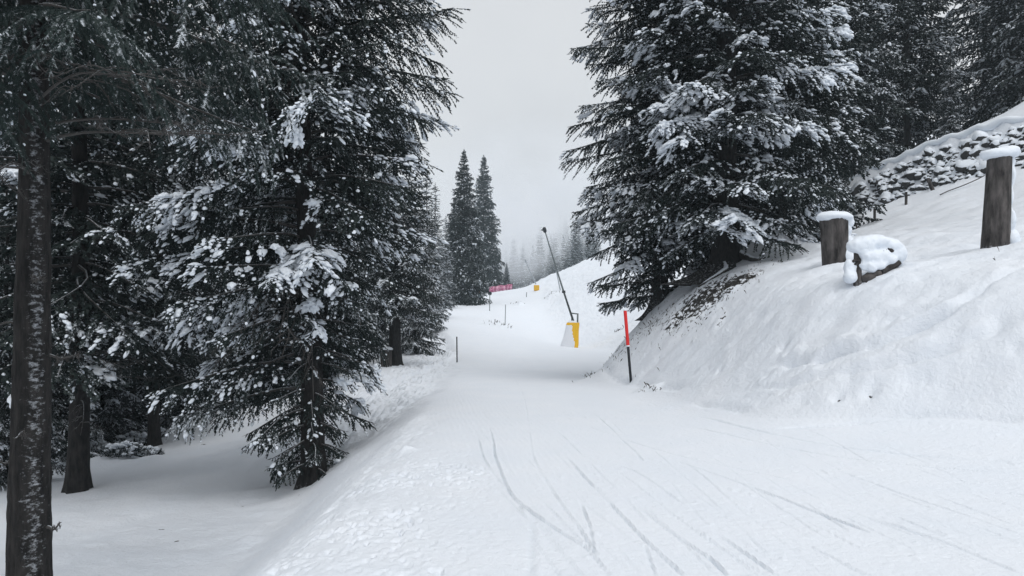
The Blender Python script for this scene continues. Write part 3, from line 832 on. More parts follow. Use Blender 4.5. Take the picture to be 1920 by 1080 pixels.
# --- the meshes of the individual kinds
def near_profile(az, z):
    # the low boughs on the piste side are short, those on the wood side hang long
    a = az + R(25)
    rgt = float(sst(.2, .75, .5 + .5 * math.cos(a + R(38))))
    top = float(np.interp(z, [10.5, 12.5], [1, .7]))
    return top * (1 - rgt) * float(np.interp(z, [.3, 1.2, 2.6, 4], [.30, .52, .88, 1.0])) + top * rgt * float(np.interp(z, [.3, 2.0, 3.6, 5.2, 7], [.16, .28, .40, .76, 1.0]))
A_near = make_spruce(1, rfun=near_profile, H=15.5, rpow=.20, Rmax=3.2, base=.45, r=.225, fat=.72, slen=.8, dens=1.8, hi=10.5, droop=.42, hang=.75, snow=.58, dust=.34, big=1.0, per=7, whorl=.32, lean=(-.022, .0),
                     plaster=[(R(-60), .5, .28)])
def bank_profile(az, z):
    lft = .5 - .5 * math.cos(az)            # 1 towards the piste, 0 towards the bank
    return float(np.interp(z, [.2, 2.9, 3.7], [.10 + .47 * sst(.48, .8, lft), .20 + .66 * sst(.46, .76, lft), 1.0]))
B_right = make_spruce(2, rfun=bank_profile, H=15.5, rpow=.30, slen=.9, fat=.85, Rmax=2.95, base=.25, r=.25, dens=1.5, hi=11.0, droop=.40, hang=.6, snow=.66, dust=.44, per=8, whorl=.34)
C_right = make_spruce(3, H=16.5, rpow=.30, slen=.9, fat=.85, Rmax=3.15, base=1.0, r=.40, dens=1.4, hi=10.0, droop=.36, hang=.55, snow=.62, dust=.30, big=1.2, per=7, whorl=.38, flare=1.9)
D_wood = make_spruce(4, H=19, rpow=.5, Rmax=2.8, base=3.0, r=.20, dens=.75, hi=10.0, droop=.36, hang=.6, snow=.55, dust=.34, per=6, whorl=.40, fat=1.15)
E_wood = make_spruce(5, H=23, rpow=.6, Rmax=3.0, base=.9, r=.21, dens=.65, hi=14.0, droop=.40, hang=.55, snow=.66, dust=.52, big=1.2, per=6, whorl=.42, fat=1.2)
G_slim = make_spruce(6, H=20.7, Rmax=3.4, rpow=.70, base=.5, r=.20, dens=.55, hi=30, droop=.38, hang=.75, snow=.42, dust=.32, big=1.5, per=9, whorl=.34, fat=1.9, small=.45, spread=.5)
F_bare = make_spruce(8, H=13.5, rpow=.45, Rmax=2.5, base=3.0, r=.32, dens=.8, hi=9.0, droop=.40, hang=.65, snow=.66, dust=.40, big=1.1, per=7, whorl=.38, flare=1.4)
T_fore = make_spruce(7, rfun=lambda az, z: float(np.interp(z, [7.0, 8.5], [1, .5])), H=12, rpow=.45, Rmax=2.9, base=5.7, r=.188, dens=1.5, hi=9.0, droop=.34, hang=.95, snow=.34, dust=.55, comb=True, big=.45, per=7, whorl=.38, coarse=.6, mat='needle_near', sides=80,
                     plaster=[(R(-48), .72, .52), (R(5), .4, .26)], tstep=.05, lean=(-.008, 0), flare=1.35, fat=.75)

LW = 'snow dusted spruce crowded among others deep in the dark wood left of the piste'
GL = 'spruces deep in the wood left of the piste'
LR = 'tall snow laden spruce in the row behind the stone wall on the right'
GR = 'spruces behind the stone wall'

def tree_at(mesh, px, y, rz, label, group=None, sc=1.0, dz=-.05):
    return spruce_thing(mesh, at(px, y, dz), R(rz), label, group, sc)

t1 = tree_at(T_fore, 62, 7.0, 0, 'nearest spruce, a thick bare trunk with a strip of snow plastered down its bark')
t5 = tree_at(A_near, 585, 14.0, 25, 'big drooping spruce on the left edge of the piste, heavy snow on its low boughs')
t2 = tree_at(D_wood, 148, 15.0, 40, 'spruce with a stout flared dark trunk standing in open snow behind the nearest trunk')
t3 = tree_at(D_wood, 291, 23.0, 150, 'slim spruce trunk rising alone from the top of the snowy woodland clearing', sc=.9)
t4 = tree_at(D_wood, 243, 27.0, 260, 'thin dark trunked spruce just behind the slim one at the clearing edge')
t6 = tree_at(F_bare, 740, 37.4, 10, 'bushy spruce with a thick straight bare trunk beside the wooden crate', sc=1.0)
r1 = tree_at(B_right, 1240, 23.0, 0, 'dense frosted spruce with drooping skirt at the outer end of the right bank')
r2 = tree_at(C_right, 1362, 21.6, 60, 'massive dark spruce with snowy roots spreading over the bare earth bank')
tree_at(E_wood, 1312, 25.6, 70, 'spruce wedged behind and between the frosted skirted spruce and the massive rooted one', sc=.82)
r3 = tree_at(D_wood, 1432, 25.5, 100, 'left one of two close straight trunks behind the massive rooted spruce', sc=1.15)
r4 = tree_at(D_wood, 1464, 26.2, 200, 'right one of two close straight trunks behind the massive rooted spruce', sc=1.0)
r5 = tree_at(E_wood, 1512, 30.0, 30, 'full skirted dark spruce just left of the stone wall end', sc=.92)

for (px, y, m, rz, sc) in [(20,21,E_wood,20,.8),(95,25,E_wood,75,.95),(190,31,E_wood,310,1.0),(340,31,E_wood,140,.95),(410,35,D_wood,30,1.05),(470,39,E_wood,10,.95),(40,33,D_wood,10,1.1),
                           (540,44,E_wood,220,1.0),(610,40,D_wood,320,1.0),(665,47,E_wood,60,1.0),(130,42,E_wood,0,1.0),(270,44,E_wood,45,1.05),(-30,45,E_wood,95,1.0),(400,50,D_wood,205,1.0),
                           (520,58,E_wood,5,1.0),(330,60,E_wood,15,1.05),(180,62,E_wood,65,1.0),(50,60,E_wood,165,1.0),(640,62,E_wood,265,1.0),(720,60,E_wood,35,.95)]:
    tree_at(m, px, y, rz, LW, GL, sc)

for (px, y, rz, sc, lab) in [(348,27.5,20,.42,'young snow laden spruce at the back of the clearing right of the slim trunk'),(212,24.5,80,.36,'young snow laden spruce behind the low shrubs at the clearing edge'),
                             (112,21,140,.38,'young snow laden spruce half hidden by the stout flared trunk'),(12,16.5,200,.36,'small snow laden spruce peeping out left of the nearest trunk'),
                             (425,34,260,.48,'young snow laden spruce in the gap left of the big drooping spruce')]:
    tree_at(E_wood, px, y, rz, lab, 'young spruces at the clearing edge', sc)

# trees along the left edge further up the piste
tree_at(E_wood, 778, 47, 80, 'spruce behind the bushy thick trunked one, its right side ragged against the sky', sc=.62)
tree_at(E_wood, 800, 62, 130, 'mid sized spruce leaning over the churned snow left of the upper piste', sc=.62)
tree_at(E_wood, 816, 76, 300, 'narrow spruce between the churned snow and the twin tall spruces', sc=.60)
tree_at(E_wood, 836, 92, 10, 'small frosted spruce tucked against the left of the twin tall spruces', sc=.5)
g1 = tree_at(G_slim, 870, 100, 0, 'darker left one of the twin tall spruces beside the upper piste')
g2 = tree_at(G_slim, 907, 152, 130, 'paler hazy right one of the twin tall spruces beside the upper piste', sc=1.37)
tree_at(G_slim, 889, 125, 60, 'shorter spruce filling the gap between the twin tall spruces', sc=.72)
tree_at(G_slim, 852, 106, 220, 'shorter spruce hugging the left foot of the twin tall spruces', sc=.72)
tree_at(G_slim, 930, 155, 320, 'low snow covered spruce behind the pink netting', sc=.36)
tree_at(G_slim, 950, 160, 20, 'second low snow covered spruce behind the pink netting, further uphill', sc=.33)

# behind the stone wall on the right
for (px, y, m, rz, sc) in [(1600,41,E_wood,10,1.05),(1655,46,E_wood,100,1.0),(1700,43,D_wood,200,1.05),(1728,50,E_wood,300,.95),(1848,46,E_wood,50,.98),(1895,42,E_wood,140,1.0),(1940,50,D_wood,240,1.1),
                           (1560,40,D_wood,120,1.1),(1500,37,E_wood,15,1.0),(1985,38,E_wood,215,1.0),(1620,56,D_wood,5,1.0)]:
    tree_at(m, px, y, rz, LR, GR, sc)
tree_at(E_wood, 1782, 39.5, 30, 'small white loaded young spruce standing in front of the row behind the wall', sc=.26)

# dead boughs on the lower trunks
for (tr, specs) in ((t1, [(4.9,-20,2.0,.20,.015),(5.1,10,1.6,.12,.014),(4.6,-70,1.2,.4,.012),(5.3,-40,2.4,.30,.014),(4.7,160,1.4,.1,.012),(1.3,-20,.16,-.2,.016),(2.2,-75,.22,.1,.014),(2.9,-10,.3,.2,.014),(3.6,-50,.25,0,.014),(1.9,170,.2,.1,.014),(3.2,175,.35,.2,.014)]),
                    (t5, [(3.4,-95,1.3,.9,.022),(3.9,-130,1.5,1.0,.022),(3.3,-65,1.0,1.1,.02),(4.2,-100,1.4,1.2,.02),(2.6,-75,.9,1.2,.016),(3.2,-160,1.6,.8,.02),(3.6,-30,1.2,.6,.018)]),
                    (t2, [(2.6,-30,1.9,.15,.016),(3.0,-60,1.8,.3,.016),(2.3,0,1.7,.15,.014),(3.4,-10,2.2,.3,.016),(1.9,-50,1.2,.6,.013),(3.2,-120,1.6,.3,.015),(2.8,20,1.6,.4,.014)]),
                    (t6, [(2.5,-60,1.4,.3,.02),(2.8,-20,1.3,.2,.02)])):
    for (z, az, L, drop, th) in specs:
        a = R(az) - tr.rotation_euler.z
        dead_branch(tr, exec_rng, (math.cos(a) * .18, math.sin(a) * .18, z), a, L, drop, th)

# far wood fading in the mist: single meshes, each tree an object
far_me = None
def far_mesh(seed):
    tr, cr = make_spruce(seed, H=17, Rmax=2.6, base=.4, r=.2, dens=.28, hi=30, droop=.3, hang=.5, snow=.5, dust=.7, big=2.2, per=5, whorl=.7, fat=1.7, sides=8, small=.35)
    return cr
far_a, far_b = far_mesh(11), far_mesh(12)
frng = np.random.default_rng(9)
far_pts = []
for k in range(230):
    y = frng.uniform(178, 400)
    px = frng.uniform(925, 1125) if k < 200 else frng.uniform(820, 940)
    far_pts.append((px, y))
for i, (px, y) in enumerate(far_pts):
    me = (far_a, far_b)[i % 2]
    x, yy, z = at(px, y, -.1)
    o = obj('spruce_tree', me)
    o.location = (x, yy, z); o.rotation_euler.z = frng.uniform(0, 6.28)
    s = frng.uniform(.5, 1.0); o.scale = (s, s, s)
    tag(o, 'pale spruce fading into the mist on the far hillside beyond the piste', 'tree', 'spruces in the mist on the far hillside')

# ------------------------------------------------------------------ things on the snow
def at_hit(px, py, dz=0.0):
    w_ = hit(px, py)
    while w_ is None:
        py += .5; w_ = hit(px, py)
    x, y = w_
    return (x, y, ground(x, y) + dz)
prng = np.random.default_rng(5)

def snow_mass(name, ells, parent, voxel=.03, rough=.03, seed=0, soft=9):
    """overlapping soft lumps of snow fused into one skin"""
    vs, fs, n = [], [], 0
    for i, (x, y, z, a, b, c) in enumerate(ells):
        V, Fq = uv_blob(20, 14, seed + i, .16, flat=False)
        vs.append(V * (a, b, c) + np.array((x, y, z))); fs.append(Fq + n)
        idx = np.arange(14 * 20).reshape(14, 20)
        n += len(V)
    bm = bmesh.new()
    bv = [bm.verts.new(v) for v in np.concatenate(vs)]
    for f in np.concatenate(fs): bm.faces.new([bv[k] for k in f])
    bmesh.ops.holes_fill(bm, edges=[e for e in bm.edges if e.is_boundary], sides=0)
    bmesh.ops.recalc_face_normals(bm, faces=bm.faces)
    me = bpy.data.meshes.new(name); bm.to_mesh(me); bm.free()
    o = obj(name, me, M['snow'], parent)
    r = o.modifiers.new('fuse', 'REMESH'); r.mode = 'VOXEL'; r.voxel_size = voxel; r.use_smooth_shade = True
    sm = o.modifiers.new('soften', 'SMOOTH'); sm.iterations = soft; sm.factor = .5
    tx = bpy.data.textures.get('snow_lumps') or bpy.data.textures.new('snow_lumps', 'CLOUDS'); tx.noise_scale = .12
    d = o.modifiers.new('lumps', 'DISPLACE'); d.texture = tx; d.strength = rough; d.mid_level = .5
    return o

def old_post(px, py, py_top, wpx, label, cap, cling, name='wooden_post', lean=(0, 0), top_in=.92, group=None):
    loc = at_hit(px, py)
    k = loc[1] / F
    h, r = (py - py_top) * k, wpx * k / 2
    t = empty(name, loc, 0, label, 'post' if 'post' in name else 'stump', group)
    zs = np.concatenate([np.linspace(-.25, h, 26), [h]])
    th = np.linspace(0, 2 * np.pi, 56, endpoint=False)
    Z, T = np.meshgrid(zs, th, indexing='ij')
    rr = r * (1.08 - (1.08 - top_in) * np.clip(Z / h, 0, 1)) * (1 + .07 * fbm(np.cos(T) * 1.6, np.sin(T) * 1.6, Z * .7, seed=int(px) % 50) + .05 * vnoise(np.cos(T) * 6, np.sin(T) * 6, Z * 1.2, seed=3)
                - .16 * np.clip(vnoise(np.cos(T) * 4.2 + px, np.sin(T) * 4.2, Z * .55, seed=5) - .25, 0, 1) - .03 * np.abs(vnoise(np.cos(T) * 13, np.sin(T) * 13, Z * .8, seed=8)))
    Z = Z + .05 * vnoise(np.cos(T) * 2, np.sin(T) * 2, seed=9) * (Z > h * .95)
    rr[-1] *= .02
    V = np.stack([rr * np.cos(T) + lean[0] * Z, rr * np.sin(T) + lean[1] * Z, Z], -1).reshape(-1, 3)
    n = len(zs); idx = np.arange(n * 56).reshape(n, 56); nx = np.roll(idx, -1, 1)
    Fq = np.stack([idx[:-1], nx[:-1], nx[1:], idx[1:]], -1).reshape(-1, 4)
    dt = (T - R(-20) + np.pi) % (2 * np.pi) - np.pi
    pl = .55 * np.exp(-(dt / .5) ** 2) + .45 * np.exp(-np.clip(Z, 0, 9) / .1)
    obj('shaft', mesh_np('shaft', V, Fq, True, {'plaster': pl.ravel()}), M['wood'], t)
    tx_, ty_ = lean[0] * h, lean[1] * h
    if cap: snow_mass('snow_cap', [(tx_ + a * r, ty_ + b * r, h + c * r * 1.25, d * r * 1.12, e * r * 1.12, f * r * 1.35) for (a, b, c, d, e, f) in cap], t, .022, .02, int(px) % 17)
    if cling:
        snow_mass('clinging_snow', [(a * r + lean[0] * c * h, b * r, c * h, d * r, e * r, f * h) for (a, b, c, d, e, f) in cling], t, .025, .035, int(px) % 13)
    return t, h, r

old_post(1866, 468, 300, 44, 'tall thick weathered post under a tilted snow slab near the right edge', [(-.25,0,.18,1.25,1.2,.34),(.45,0,.30,1.0,1.15,.38),(1.0,0,.22,.5,.8,.3)],
         [(.95,.1,.80,.35,.7,.16),(.95,.1,.55,.3,.7,.15),(1.1,.1,.3,.45,.8,.14),(1.35,.2,.08,.8,.9,.12),(1.0,.2,.95,.4,.6,.1)], lean=(.05, 0))
old_post(1566, 500, 417, 42, 'short dark post with a round snow cushion left of the snowed in root stump', [(-.15,0,.20,1.30,1.2,.40),(.7,0,.18,.8,1.0,.42),(1.2,0,-.15,.5,.7,.45)],
         [(1.0,-.1,.78,.5,.6,.18),(1.15,-.1,.5,.5,.6,.16),(.75,-.55,.22,.6,.5,.16),(1.15,-.3,.12,.8,.8,.12),(.35,-.85,.36,.3,.25,.06)], lean=(-.03, 0), top_in=1.22)
t, h, r = old_post(1608, 524, 468, 15, 'old root stump buried in lumpy snow with dark hollows beneath', [], None, name='tree_stump')
kk = r / 7.5
snow_mass('snow_cap', [(x * kk, y * kk, z * kk, a_ * kk * 1.12, b_ * kk * 1.12, c_ * kk * 1.08) for (x, y, z, a_, b_, c_) in
          [(-2,0,70,16,16,13),(16,6,74,22,22,15),(38,12,78,26,24,15),(60,18,72,26,24,16),(14,-6,52,13,12,12),(30,-4,48,15,12,13),(46,0,52,16,14,13),(22,-10,30,11,10,10),
           (8,-6,34,8,8,9),(58,4,44,16,14,10),(40,-6,34,12,10,9),(78,20,56,20,22,20),(-14,0,30,11,10,16),(-16,-4,12,12,12,12)]], t, .022, .05, 4, 30)
mb = MB()
for (a, b, c, a2, b2, c2, rr) in [(1.0,-.6,.10,5.4,-.9,.36,1.3),(6.0,-.4,.42,10.5,.6,.74,1.1),(5.6,-.7,1.02,8.6,-.3,1.12,.8),(-1.6,-.9,.72,.5,-.8,.80,.35),(-1.5,-.9,.62,.4,-.8,.68,.3)]:
    P = np.linspace((a * r, b * r, c * h), (a2 * r, b2 * r, c2 * h), 7) + prng.normal(0, .012, (7, 3))
    mb.tube(P, np.linspace(rr * r, rr * r * .7, 7), 8, jit=.3, rng=prng)
mb.build('root', M['wood'], t)

# low fence posts on the meadow
def small_post(px, py, py_top, wpx, label, lean=0.0, mat='wood'):
    loc = at_hit(px, py); k = loc[1] / F
    h, r = (py - py_top) * k, wpx * k / 2
    t = empty('fence_post', loc, 0, label, 'post')
    m = MB(); P = np.array([(lean * z, 0, z) for z in np.linspace(-.2, h, 8)])
    m.tube(P, r * np.array([1.1, 1.05, 1, 1, 1, .98, .98, .95]), 10, jit=.12, rng=prng)
    m.build('shaft', M[mat], t, an='plaster')
    V, Fq = uv_blob(12, 8, int(px) % 9, .2)
    obj('snow_cap', mesh_np('snow_cap', V * (r * 1.15, r * 1.15, r * .7) + np.array((lean * h, 0, h)), Fq, True), M['snow'], t)
    return loc
small_post(1640, 415, 392, 5, 'stubby grey fence post on the meadow between the short dark post and the stone wall')
small_post(1606, 433, 418, 3, 'thin low fence post peeping up directly behind the root stump')
small_post(1699, 384, 360, 5, 'slim fence post at the foot of the stone wall')
small_post(1749, 357, 334, 7, 'pale snow coated stake leaning left against the stone wall', lean=-.42)
p0, p1 = at_hit(1762, 370), at_hit(1846, 345)
m = MB(); q = np.linspace(0, 1, 16)[:, None]
P = np.array(p0) * (1 - q) + np.array(p1) * q
P[:, 2] = [ground(x, y) + .05 + .25 * t_ ** 2 for (x, y, _), t_ in zip(P, q[:, 0])]
m.tube(P, .022, 6)
tag(m.build('fence_wire', M['twig']), 'thin dark wire sagging across the snow below the stone wall', 'wire')

# dry stone wall
d = WALL_B - WALL_A; WL = float(np.hypot(*d)); d = d / WL; nrm = np.array((-d[1], d[0])); nrm = nrm if nrm[0] > 0 else -nrm
wl = empty('stone_wall', (WALL_A[0], WALL_A[1], ground(*WALL_A)), 0, 'long rough stone wall with snow lodged on every ledge, crossing the upper right slope', 'wall')
vs, fs, n = [], [], 0
org = np.array((WALL_A[0], WALL_A[1], ground(*WALL_A)))
TPL = [uv_blob(10, 8, 200 + i, .55, flat=False, freq=1.4) for i in range(10)]
TPL = [(np.sign(V) * np.abs(V) ** .6, Fq) for V, Fq in TPL]
for c in range(1250):
    sx = prng.uniform(0, WL); u_ = prng.random()
    env = float(sst(-1, 3, sx))
    size = float(np.clip(prng.lognormal(-2.1, .45), .07, .34))
    bb = WALL_A + d * sx - nrm * .15
    bx = WALL_A + d * sx + nrm * (.0 + .88 * u_ + prng.normal(0, .05))
    zg = float(base_h(bb[0], bb[1])[0])
    V, Fq = TPL[prng.integers(len(TPL))]
    V = (V * size * np.array((prng.uniform(.8, 1.5), prng.uniform(.7, 1.0), prng.uniform(.6, 1.0)))) @ rot_x(prng.normal(0, .5)).T @ rot_y(prng.normal(0, .4)).T @ rot_z(prng.uniform(0, 6.28)).T
    vs.append(V + np.array((bx[0], bx[1], zg + (1.85 * env + .1) * u_)) - org); fs.append(Fq + n); n += len(V)
obj('stones', mesh_np('stones', np.concatenate(vs), np.concatenate(fs), True), M['stone'], wl)
ells = []
m = MB(); ss = np.linspace(1.0, WL - 1, 60)
P = []
for s_ in ss:
    b_ = WALL_A + d * s_ + nrm * 1.05
    P.append((b_[0], b_[1], ground(*b_) + .02 + .05 * math.sin(s_ * 2.3)))
m.tube(np.array(P) - org, .15 + .03 * np.sin(ss * 1.7) + .02 * prng.normal(0, 1, len(ss)), 12)
m.build('snow_cap', M['snow'], wl)

# crate, posts and a snowed in stub below the bushy spruce
x, y, z = at_hit(724, 686)
ct = empty('wooden_crate', (x, y, z), R(12), 'weathered plank crate with snow on its lid beside a thick bare trunk', 'crate')
m = MB()
for k in range(5): m.box((-.34 + .17 * k, -.3, .36), (.15, .03, .80)); m.box((-.34 + .17 * k, .3, .36), (.15, .03, .80))
for sx in (-1, 1):
    for k in range(4): m.box((sx * .425, -.21 + .14 * k, .36), (.03, .125, .80))
m.build('planks', M['wood'], ct, smooth=False, an='plaster')
m = MB(); m.box((0, 0, .785), (1.02, .78, .04)); m.build('lid', M['wood'], ct, smooth=False, an='plaster')
ct.scale = (.62, .7, 1.0)
snow_mass('snow_cap', [(-.2,0,.84,.36,.36,.09),(.2,.02,.85,.34,.36,.10)], ct, .03, .02, 3)
x, y, z = at_hit(706, 706)
st = empty('tree_stump', (x, y, z), 0, 'small broken stub with a lump of snow in front of the wooden crate', 'stump')
m = MB(); m.tube([(0,0,-.2),(0,0,.1),(.03,0,.3),(.02,.02,.42)], [.13,.11,.10,.08], 10, jit=.25, rng=prng)
m.tube([(-.24,0,-.1),(-.27,0,.2),(-.36,0,.62)], [.035,.03,.02], 7)
m.build('shaft', M['wood'], st, an='plaster')
snow_mass('snow_cap', [(.03,0,.46,.17,.16,.10),(.12,-.05,.30,.12,.12,.13)], st, .022, .02, 8)

# ---- slope markers
def marker(name, px, py, px_top, py_top, r, label, mats, cat='marker pole', split=None):
    loc = at_hit(px, py); k = loc[1] / F
    h = (py - py_top) * k; dx = (px_top - px) * k
    t = empty(name, loc, 0, label, cat)
    f = (lambda a: (dx * a, 0, h * a))
    if split:
        m = MB(); m.tube([(-dx * .1, 0, -.3), f(0), f(split)], r * .82, 12); m.build('shaft', M[mats[0]], t)
        m = MB(); m.tube([f(split), f(split + .01), f(.99), f(1)], [r, r, r, r * .8], 14); m.build('sleeve', M[mats[1]], t)
        V, Fq = uv_blob(12, 8, 4, .25)
        obj('snow_cap', mesh_np('snow_cap', V * (r * 1.0, r * 1.0, r * .8) + np.array(f(1.0)), Fq, True), M['snow'], t)
        m = MB(); m.tube([f(split - .012), f(split + .008)], r * 1.06, 14); m.build('band', M['snow'], t)
    else:
        m = MB(); m.tube([(-dx * .1, 0, -.3), f(0), f(.5), f(1)], r, 10); m.build('shaft', M[mats[0]], t)
    return t, h, dx, k
marker('marker_pole', 1183, 722, 1172, 589, .042, 'tilted marker pole, red above and black below, at the foot of the right bank', ('black', 'red'), split=.50)
marker('marker_pole', 857, 680, 856.5, 632, .033, 'thin black marker pole standing alone on the churned left edge of the piste', ('black',))
marker('marker_pole', 947, 612, 948, 573, .035, 'plain thin grey pole on the right edge of the upper piste', ('steel',))
marker('marker_pole', 877, 572, 877, 561, .05, 'tiny pale stick on the left crest beside the twin tall spruces', ('steel',))
marker('marker_pole', 987, 557, 987.5, 548, .05, 'short pale stick on the slope under the small yellow box', ('steel',))
t, h, dx, k = marker('round_sign', 918, 583, 918.5, 551, .045, 'dark round disc sign on a thin pole right of the skier', ('steel',), 'sign')
m = MB(); m.tube([(dx, -.03, h + .05), (dx, .03, h + .05)], .23, 24); m.build('disc', M['black'], t, smooth=False)

# ---- snow lances
def plaster_pad(name, parent, w0, w1, dpt, h, skew):
    nz, nt_ = 26, 48
    zs = np.concatenate([np.linspace(-.15, h, nz), [h]]); th = np.linspace(0, 2 * np.pi, nt_, endpoint=False)
    Z, T = np.meshgrid(zs, th, indexing='ij')
    e = 4.0
    rr = (np.abs(np.cos(T)) ** e + np.abs(np.sin(T)) ** e) ** (-1 / e)
    f = np.clip(Z / h, 0, 1)
    W = (w0 + (w1 - w0) * f) / 2 * (1 + .03 * np.sin(9 * f))
    X = rr * np.cos(T) * W + skew * (f - .5); Y = rr * np.sin(T) * dpt / 2 * (1 - .2 * f)
    X[-1] *= .03; Y[-1] *= .03; X[-1] += skew * .5
    X = X + .03 * fbm(np.cos(T) * 2, np.sin(T) * 2, Z * 2, seed=6)
    pl = np.where(X < .12 + .10 * np.sin(5 * f + 1), 1.1, .12) + .25 * fbm(X * 3, Z * 3, Y, seed=9)
    pl = np.where(f > .90, .35, pl); pl = np.where(Z < .15, pl - .25, pl)
    V = np.stack([X, Y, Z], -1).reshape(-1, 3)
    idx = np.arange(len(zs) * nt_).reshape(len(zs), nt_); nx = np.roll(idx, -1, 1)
    Fq = np.stack([idx[:-1], nx[:-1], nx[1:], idx[1:]], -1).reshape(-1, 4)
    return obj(name, mesh_np(name, V, Fq, True, {'plaster': pl.ravel()}), M['pad'], parent)
mm_, nt2, b2 = newmat('snow_plastered_padding'); M['pad'] = mm_
pn = mth(nt2, 'ADD', attr(nt2, 'plaster'), mth(nt2, 'MULTIPLY', mth(nt2, 'SUBTRACT', noise(nt2, 5, 5, .65), .5), 1.1))
yc = mixc(nt2, noise(nt2, 3, 3), (.80, .42, .015), (.86, .54, .03))
nt2.links.new(mixc(nt2, ramp(nt2, pn, [(.46, 0.0), (.56, 1.0)]).outputs[0], yc, (.78, .80, .84)), b2.inputs['Base Color'])

loc = at_hit(1071, 651)
k = loc[1] / F
ln = empty('snow_lance', loc, 0, 'tall leaning snow lance rising from a snow plastered yellow padded base', 'snow gun')
ph = 46 * k
plaster_pad('padding', ln, 33 * k, 23 * k, 26 * k, ph, 7 * k)
snow_mass('snow_cap', [(2 * k, 0, ph, 9 * k, 9 * k, 4 * k), (8 * k, 0, ph - 2 * k, 6 * k, 8 * k, 3 * k)], ln, .04, .03, 2)
p_a, p_b = np.array((6 * k, 0, ph - 3 * k)), np.array((-49 * k, 0, 217 * k))
m = MB(); q = np.linspace(0, 1, 12)[:, None]; P = p_a * (1 - q) + p_b * q
P[:, 2] -= .12 * np.sin(np.pi * q[:, 0])
m.tube(P, np.linspace(.095, .045, 12), 12); m.build('lance_tube', M['steel'], ln)
m = MB(); i4 = P[4]; m.tube([P[0] + (.02, -.1, 0), P[2] + (.0, -.13, 0), P[4] + (0, -.11, 0)], .05, 8)
m.tube([i4 + (0, -.0, -.1), i4 + (0, 0, .1)], .15, 10); m.build('clamp', M['darksteel'], ln)
m = MB(); m.tube([P[0] + (.25, 0, -.2), P[0] + (.28, 0, .9)], .07, 8); m.tube([P[0] + (.28, 0, .85), P[1] + (0, 0, .25)], .05, 8)
m.tube([P[0] + (-.25, 0, .05), P[0] + (-.22, 0, .75), P[1]], .04, 8); m.build('bracket', M['steel'], ln)
m = MB(); dr = unit(p_b - p_a); m.tube([p_b - dr * .1, p_b, p_b + dr * .28, p_b + dr * .36], [.08, .15, .15, .09], 14)
m.tube([p_b + (0, 0, .1), p_b + (-.32, 0, .12)], [.07, .05], 8); m.build('nozzle_head', M['darksteel'], ln)

loc = at_hit(1006, 545)
k = loc[1] / F
ln2 = empty('snow_lance', loc, 0, 'distant snow lance tilting from a small yellow box on the hill crest', 'snow gun')
m = MB()
m.box((0, 0, 5 * k), (10 * k, 9 * k, 10.5 * k)); o = m.build('padding', M['yellow'], ln2, smooth=False)
bv = o.modifiers.new('soft', 'BEVEL'); bv.width = .08; bv.segments = 3
P = np.linspace((0, 0, 9 * k), (-20 * k, 0, 54 * k), 8); m = MB(); m.tube(P, np.linspace(.09, .05, 8), 8); m.build('lance_tube', M['frosted'], ln2)  # haze fade painted into the colour of tube and nozzle
m = MB(); m.tube([P[-1], P[-1] + (-.1, 0, .3)], .12, 10); m.build('nozzle_head', M['frosted'], ln2)
snow_mass('snow_cap', [(0, 0, 10.5 * k, 5 * k, 4.5 * k, 1.6 * k)], ln2, .05, .03, 5)

loc = at_hit(1051, 543)
k = loc[1] / F
ln3 = empty('snow_lance', loc, 0, 'bare pale lance without padding on the hillside behind the tall lance', 'snow gun')
P = np.linspace((0, 0, -.2), (-11 * k, 0, 50 * k), 8); m = MB(); m.tube(P, np.linspace(.085, .05, 8), 8); m.build('lance_tube', M['frosted'], ln3)  # paled like the other far lance, haze put into its colour
m = MB(); m.tube([P[-1], P[-1] + (-.1, 0, .3)], .12, 10); m.build('nozzle_head', M['frosted'], ln3)

# ---- pink net on the crest
ya = 144.0; xa = px2x(917, ya); za = ground(xa, ya)
nt3 = empty('safety_net', (xa, ya, za), 0, 'pink safety netting strung across the crest of the upper piste', 'net')
P0 = np.array((px2x(917, ya), ya)); P1 = np.array((px2x(961, ya + 3), ya + 3))
m = MB(); qs = np.linspace(0, 1, 40)
top, bot = [], []
for q_ in qs:
    p = P0 * (1 - q_) + P1 * q_
    zg = ground(*p)
    bot.append((p[0] - xa, p[1] - ya + .08 * math.sin(q_ * 21), zg - za - .1)); top.append((p[0] - xa, p[1] - ya, zg - za + 1.2 + .07 * math.sin(q_ * 17) - .1 * abs(math.sin(q_ * 12.5))))
V = np.array(top + bot); i_ = np.arange(39)
Fq = np.stack([i_, i_ + 1, i_ + 41, i_ + 40], -1)
o = obj('netting', mesh_np('netting', V, Fq, True), M['pink'], nt3); sd_ = o.modifiers.new('thick', 'SOLIDIFY'); sd_.thickness = .03
for q_ in (0, .25, .5, .75, 1):
    p = P0 * (1 - q_) + P1 * q_; zg = ground(*p) - za
    m = MB(); m.tube([(p[0] - xa, p[1] - ya - .06, zg - .3), (p[0] - xa, p[1] - ya - .06, zg + 1.35)], .04, 8); m.build('post', M['darksteel'], nt3)

